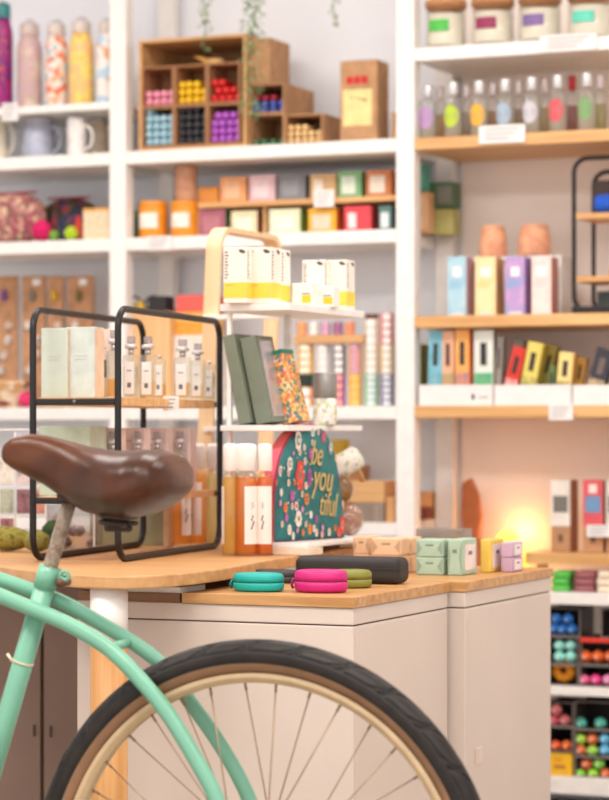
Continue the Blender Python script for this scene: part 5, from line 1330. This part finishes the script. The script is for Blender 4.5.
MB().box(pu-.016, pu+.016, -.022, .022, zr+.012, zr+.03).build('seat_clamp', DK, sad, .005)

# wheels
R0, r0 = .314, .024
def make_wheel(u0, name):
    WH = bpy.data.objects.new(name, None); COL.objects.link(WH); WH.parent = BK; WH.location = (u0, 0, WZ0)
    return WH
def tread(a, b):
    return _tread(a, b)
def _tread(a, b):
    """groove depth of the tyre tread"""
    if abs(b) > 1.5: return 0
    K = 30; P_ = 2*math.pi/K; side = 1 if b > 0 else -1; bb_ = abs(b)
    s = ((a+(P_/2 if side > 0 else 0))/P_) % 1.0
    d = 0
    # curved flame shaped groove on each shoulder
    if .12 < bb_ < 1.2:
        c = .15+.55*((bb_-.12)/1.08)**.55
        if abs(s-c) < .06: d = 1
        c2 = .55+.5*((bb_-.3)/.9)**2 if bb_ > .3 else 9
        if abs(s-c2) < .05: d = 1
    if abs(bb_-1.22) < .05: d = .8
    return d
NA, NB = 1200, 44
v = []; f = []; fi = []
bs = [-math.pi*.6+1.2*math.pi*k/(NB-1) for k in range(NB)]
for i in range(NA):
    a = 2*math.pi*i/NA; ca, sa = math.cos(a), math.sin(a)
    for b in bs:
        rr = r0-(.0026*tread(a, b)); R_ = R0+rr*math.cos(b)
        v.append((R_*ca, rr*math.sin(b), R_*sa))
for i in range(NA):
    j = (i+1) % NA
    for k in range(NB-1): f.append((i*NB+k, i*NB+k+1, j*NB+k+1, j*NB+k))
WH = make_wheel(0, 'rear_wheel')
tm = MB().add(v, f, 0, True)
for q_, fc in enumerate(f):
    i_, k_ = divmod(q_, NB-1)
    if tread(2*math.pi*(i_+.5)/NA, (bs[k_]+bs[k_+1])/2): tm.m[q_] = 1
tm.build('tyre', [RUB, RUBD], WH)
def ring(prof, n=160):
    v = []; f = []; m = len(prof)
    for i in range(n):
        a = 2*math.pi*i/n
        for r_, y_ in prof: v.append((r_*math.cos(a), y_, r_*math.sin(a)))
    for i in range(n):
        j = (i+1) % n
        for k in range(m): f.append((i*m+k, i*m+(k+1) % m, j*m+(k+1) % m, j*m+k))
    return MB().add(v, f, 0, True)
# tan sidewall under the tread edge
tw = []
for k in range(9):
    b = math.pi*.585+(math.pi*.95-math.pi*.585)*k/8; tw.append((R0+r0*.985*math.cos(b), r0*.985*math.sin(b)))
sw = tw+[(p[0], -p[1]) for p in tw[::-1]]
ring(sw).build('sidewall', TANR, WH)
ring([(.2925, -.0165), (.2925, .0165), (.286, .0172), (.2785, .011), (.2785, -.011), (.286, -.0172)]).build('rim', CREAM, WH, .001)
MB().lathe([(.009, -.055), (.012, -.04), (.022, -.038), (.022, -.034), (.013, -.03), (.013, .03), (.022, .034), (.022, .038), (.012, .04), (.009, .055)], 20).build('hub', CHROME, WH, rot=(R90, 0, 0))
SPK = pl((150, 125, 100), .4, .6)
spk = None
for k in range(36):
    s_ = 1 if k % 2 else -1; a = 2*math.pi*(k+.5)/36; ha = a+(.9 if (k // 2) % 2 else -.9)
    p0 = Vector((.021*math.cos(ha), s_*.036, .021*math.sin(ha))); p1 = Vector((.280*math.cos(a), s_*.004, .280*math.sin(a)))
    MB().tube([p0, p1-(p1-p0).normalized()*.012], .00105, 6).tube([p1-(p1-p0).normalized()*.013, p1], .002, 6).build('spoke', SPK, WH)
MB().tube([(0, -.075, 0), (0, .075, 0)], .005, 8).build('axle', CHROME, WH)
# remaining frame out of the picture: chain stays, bottom bracket, front end
for s_ in (-1, 1): MB().tube([(0, s_*.06, WZ0), (bb.x, s_*.03, bb.z)], .009, 10).build('chain_stay', GREEN, BK)
MB().tube([(bb.x, -.036, bb.z), (bb.x, .036, bb.z)], .02, 16).build('bottom_bracket', GREEN, BK)
hd = Vector((-.98, 0, .93)); hl = Vector((-1.02, 0, .76))
MB().tube([hd, hl], .018, 14).build('head_tube', GREEN, BK)
MB().tube(smooth([(bb.x, 0, bb.z), (-.75, 0, .45), (hl.x+.01, 0, hl.z+.02)]), .017, 14).build('down_tube', GREEN, BK)
pf, pn = bk(-60, 560, .02), bk(-60, 571, -.016)
MB().tube([pf, (hd.x, .014, hd.z-.02)], .0108, 12).build('top_tube', GREEN, BK); MB().tube([pn, (hl.x, -.014, hl.z+.07)], .0112, 12).build('top_tube', GREEN, BK)
for s_ in (-1, 1): MB().tube(smooth([(hl.x, s_*.02, hl.z), (-1.03, s_*.055, .6), (-1.12, s_*.058, WZ0)]), .01, 10).build('fork_blade', GREEN, BK)
MB().tube(smooth([(-.72, -.32, 1.08), (-.86, -.31, 1.12), (-.98, -.12, 1.1), (-.975, 0, 1.03), (-.98, .12, 1.1), (-.86, .31, 1.12), (-.72, .32, 1.08)]), .011, 12).build('handlebar', CHROME, BK)
MB().tube([hd, (-.975, 0, 1.03)], .012, 12).build('stem', CHROME, BK)
W2 = WH.copy(); COL.objects.link(W2); W2.name = 'front_wheel'; W2.parent = BK; W2.location = (-1.12, 0, WZ0)
for ch_ in list(WH.children):
    c = ch_.copy(); COL.objects.link(c); c.parent = W2

# =====================================================================
#  LIGHT, CAMERA
# =====================================================================
def area(loc, rot, sx_, sy_, e, col):  # unseen area lights, added under the ceiling to brighten the shop
    l = bpy.data.lights.new('ceiling_fill', 'AREA'); l.shape = 'RECTANGLE'; l.size = sx_; l.size_y = sy_; l.energy = e; l.color = col
    o = bpy.data.objects.new('ceiling_fill', l); COL.objects.link(o); o.location = loc; o.rotation_euler = rot; return o
for x, y in ((-3.4, 4.6), (-1.9, 4.7), (-.3, 4.7)): area((x, y, ZC-.03), (0, 0, 0), 1.0, .5, 18, (1, .94, .88))
for x, y in ((-3.0, 2.3), (-1.2, 2.3), (.6, 2.0)): area((x, y, ZC-.03), (0, 0, 0), 1.2, .6, 36, (1, .93, .86))
l = bpy.data.lights.new('salt_lamp_bulb', 'POINT'); l.energy = .42; l.color = (1, .52, .17); l.shadow_soft_size = .05
o = bpy.data.objects.new('salt_lamp_bulb', l); COL.objects.link(o); o.location = (xl+.02, yl+.055, ZR5+.14)
w = bpy.data.worlds.new('sky'); S.world = w; w.use_nodes = True; bg_ = w.node_tree.nodes['Background']
bg_.inputs[0].default_value = (1, .985, .975, 1); bg_.inputs[1].default_value = 1.5
cam = bpy.data.cameras.new('camera'); co = bpy.data.objects.new('camera', cam); COL.objects.link(co); S.camera = co
co.location = (0, 0, H); co.rotation_euler = (R90, 0, TH)
cam.sensor_fit = 'VERTICAL'; cam.sensor_height = 36; cam.lens = F/800*36; cam.shift_y = (HY-400)/800; cam.clip_start = .1
cam.dof.use_dof = True; cam.dof.focus_distance = 4.15; cam.dof.aperture_fstop = (cam.lens/1000)/.024
S.view_settings.view_transform = 'Standard'; S.view_settings.look = 'None'; S.view_settings.gamma = 1; S.view_settings.exposure = .17
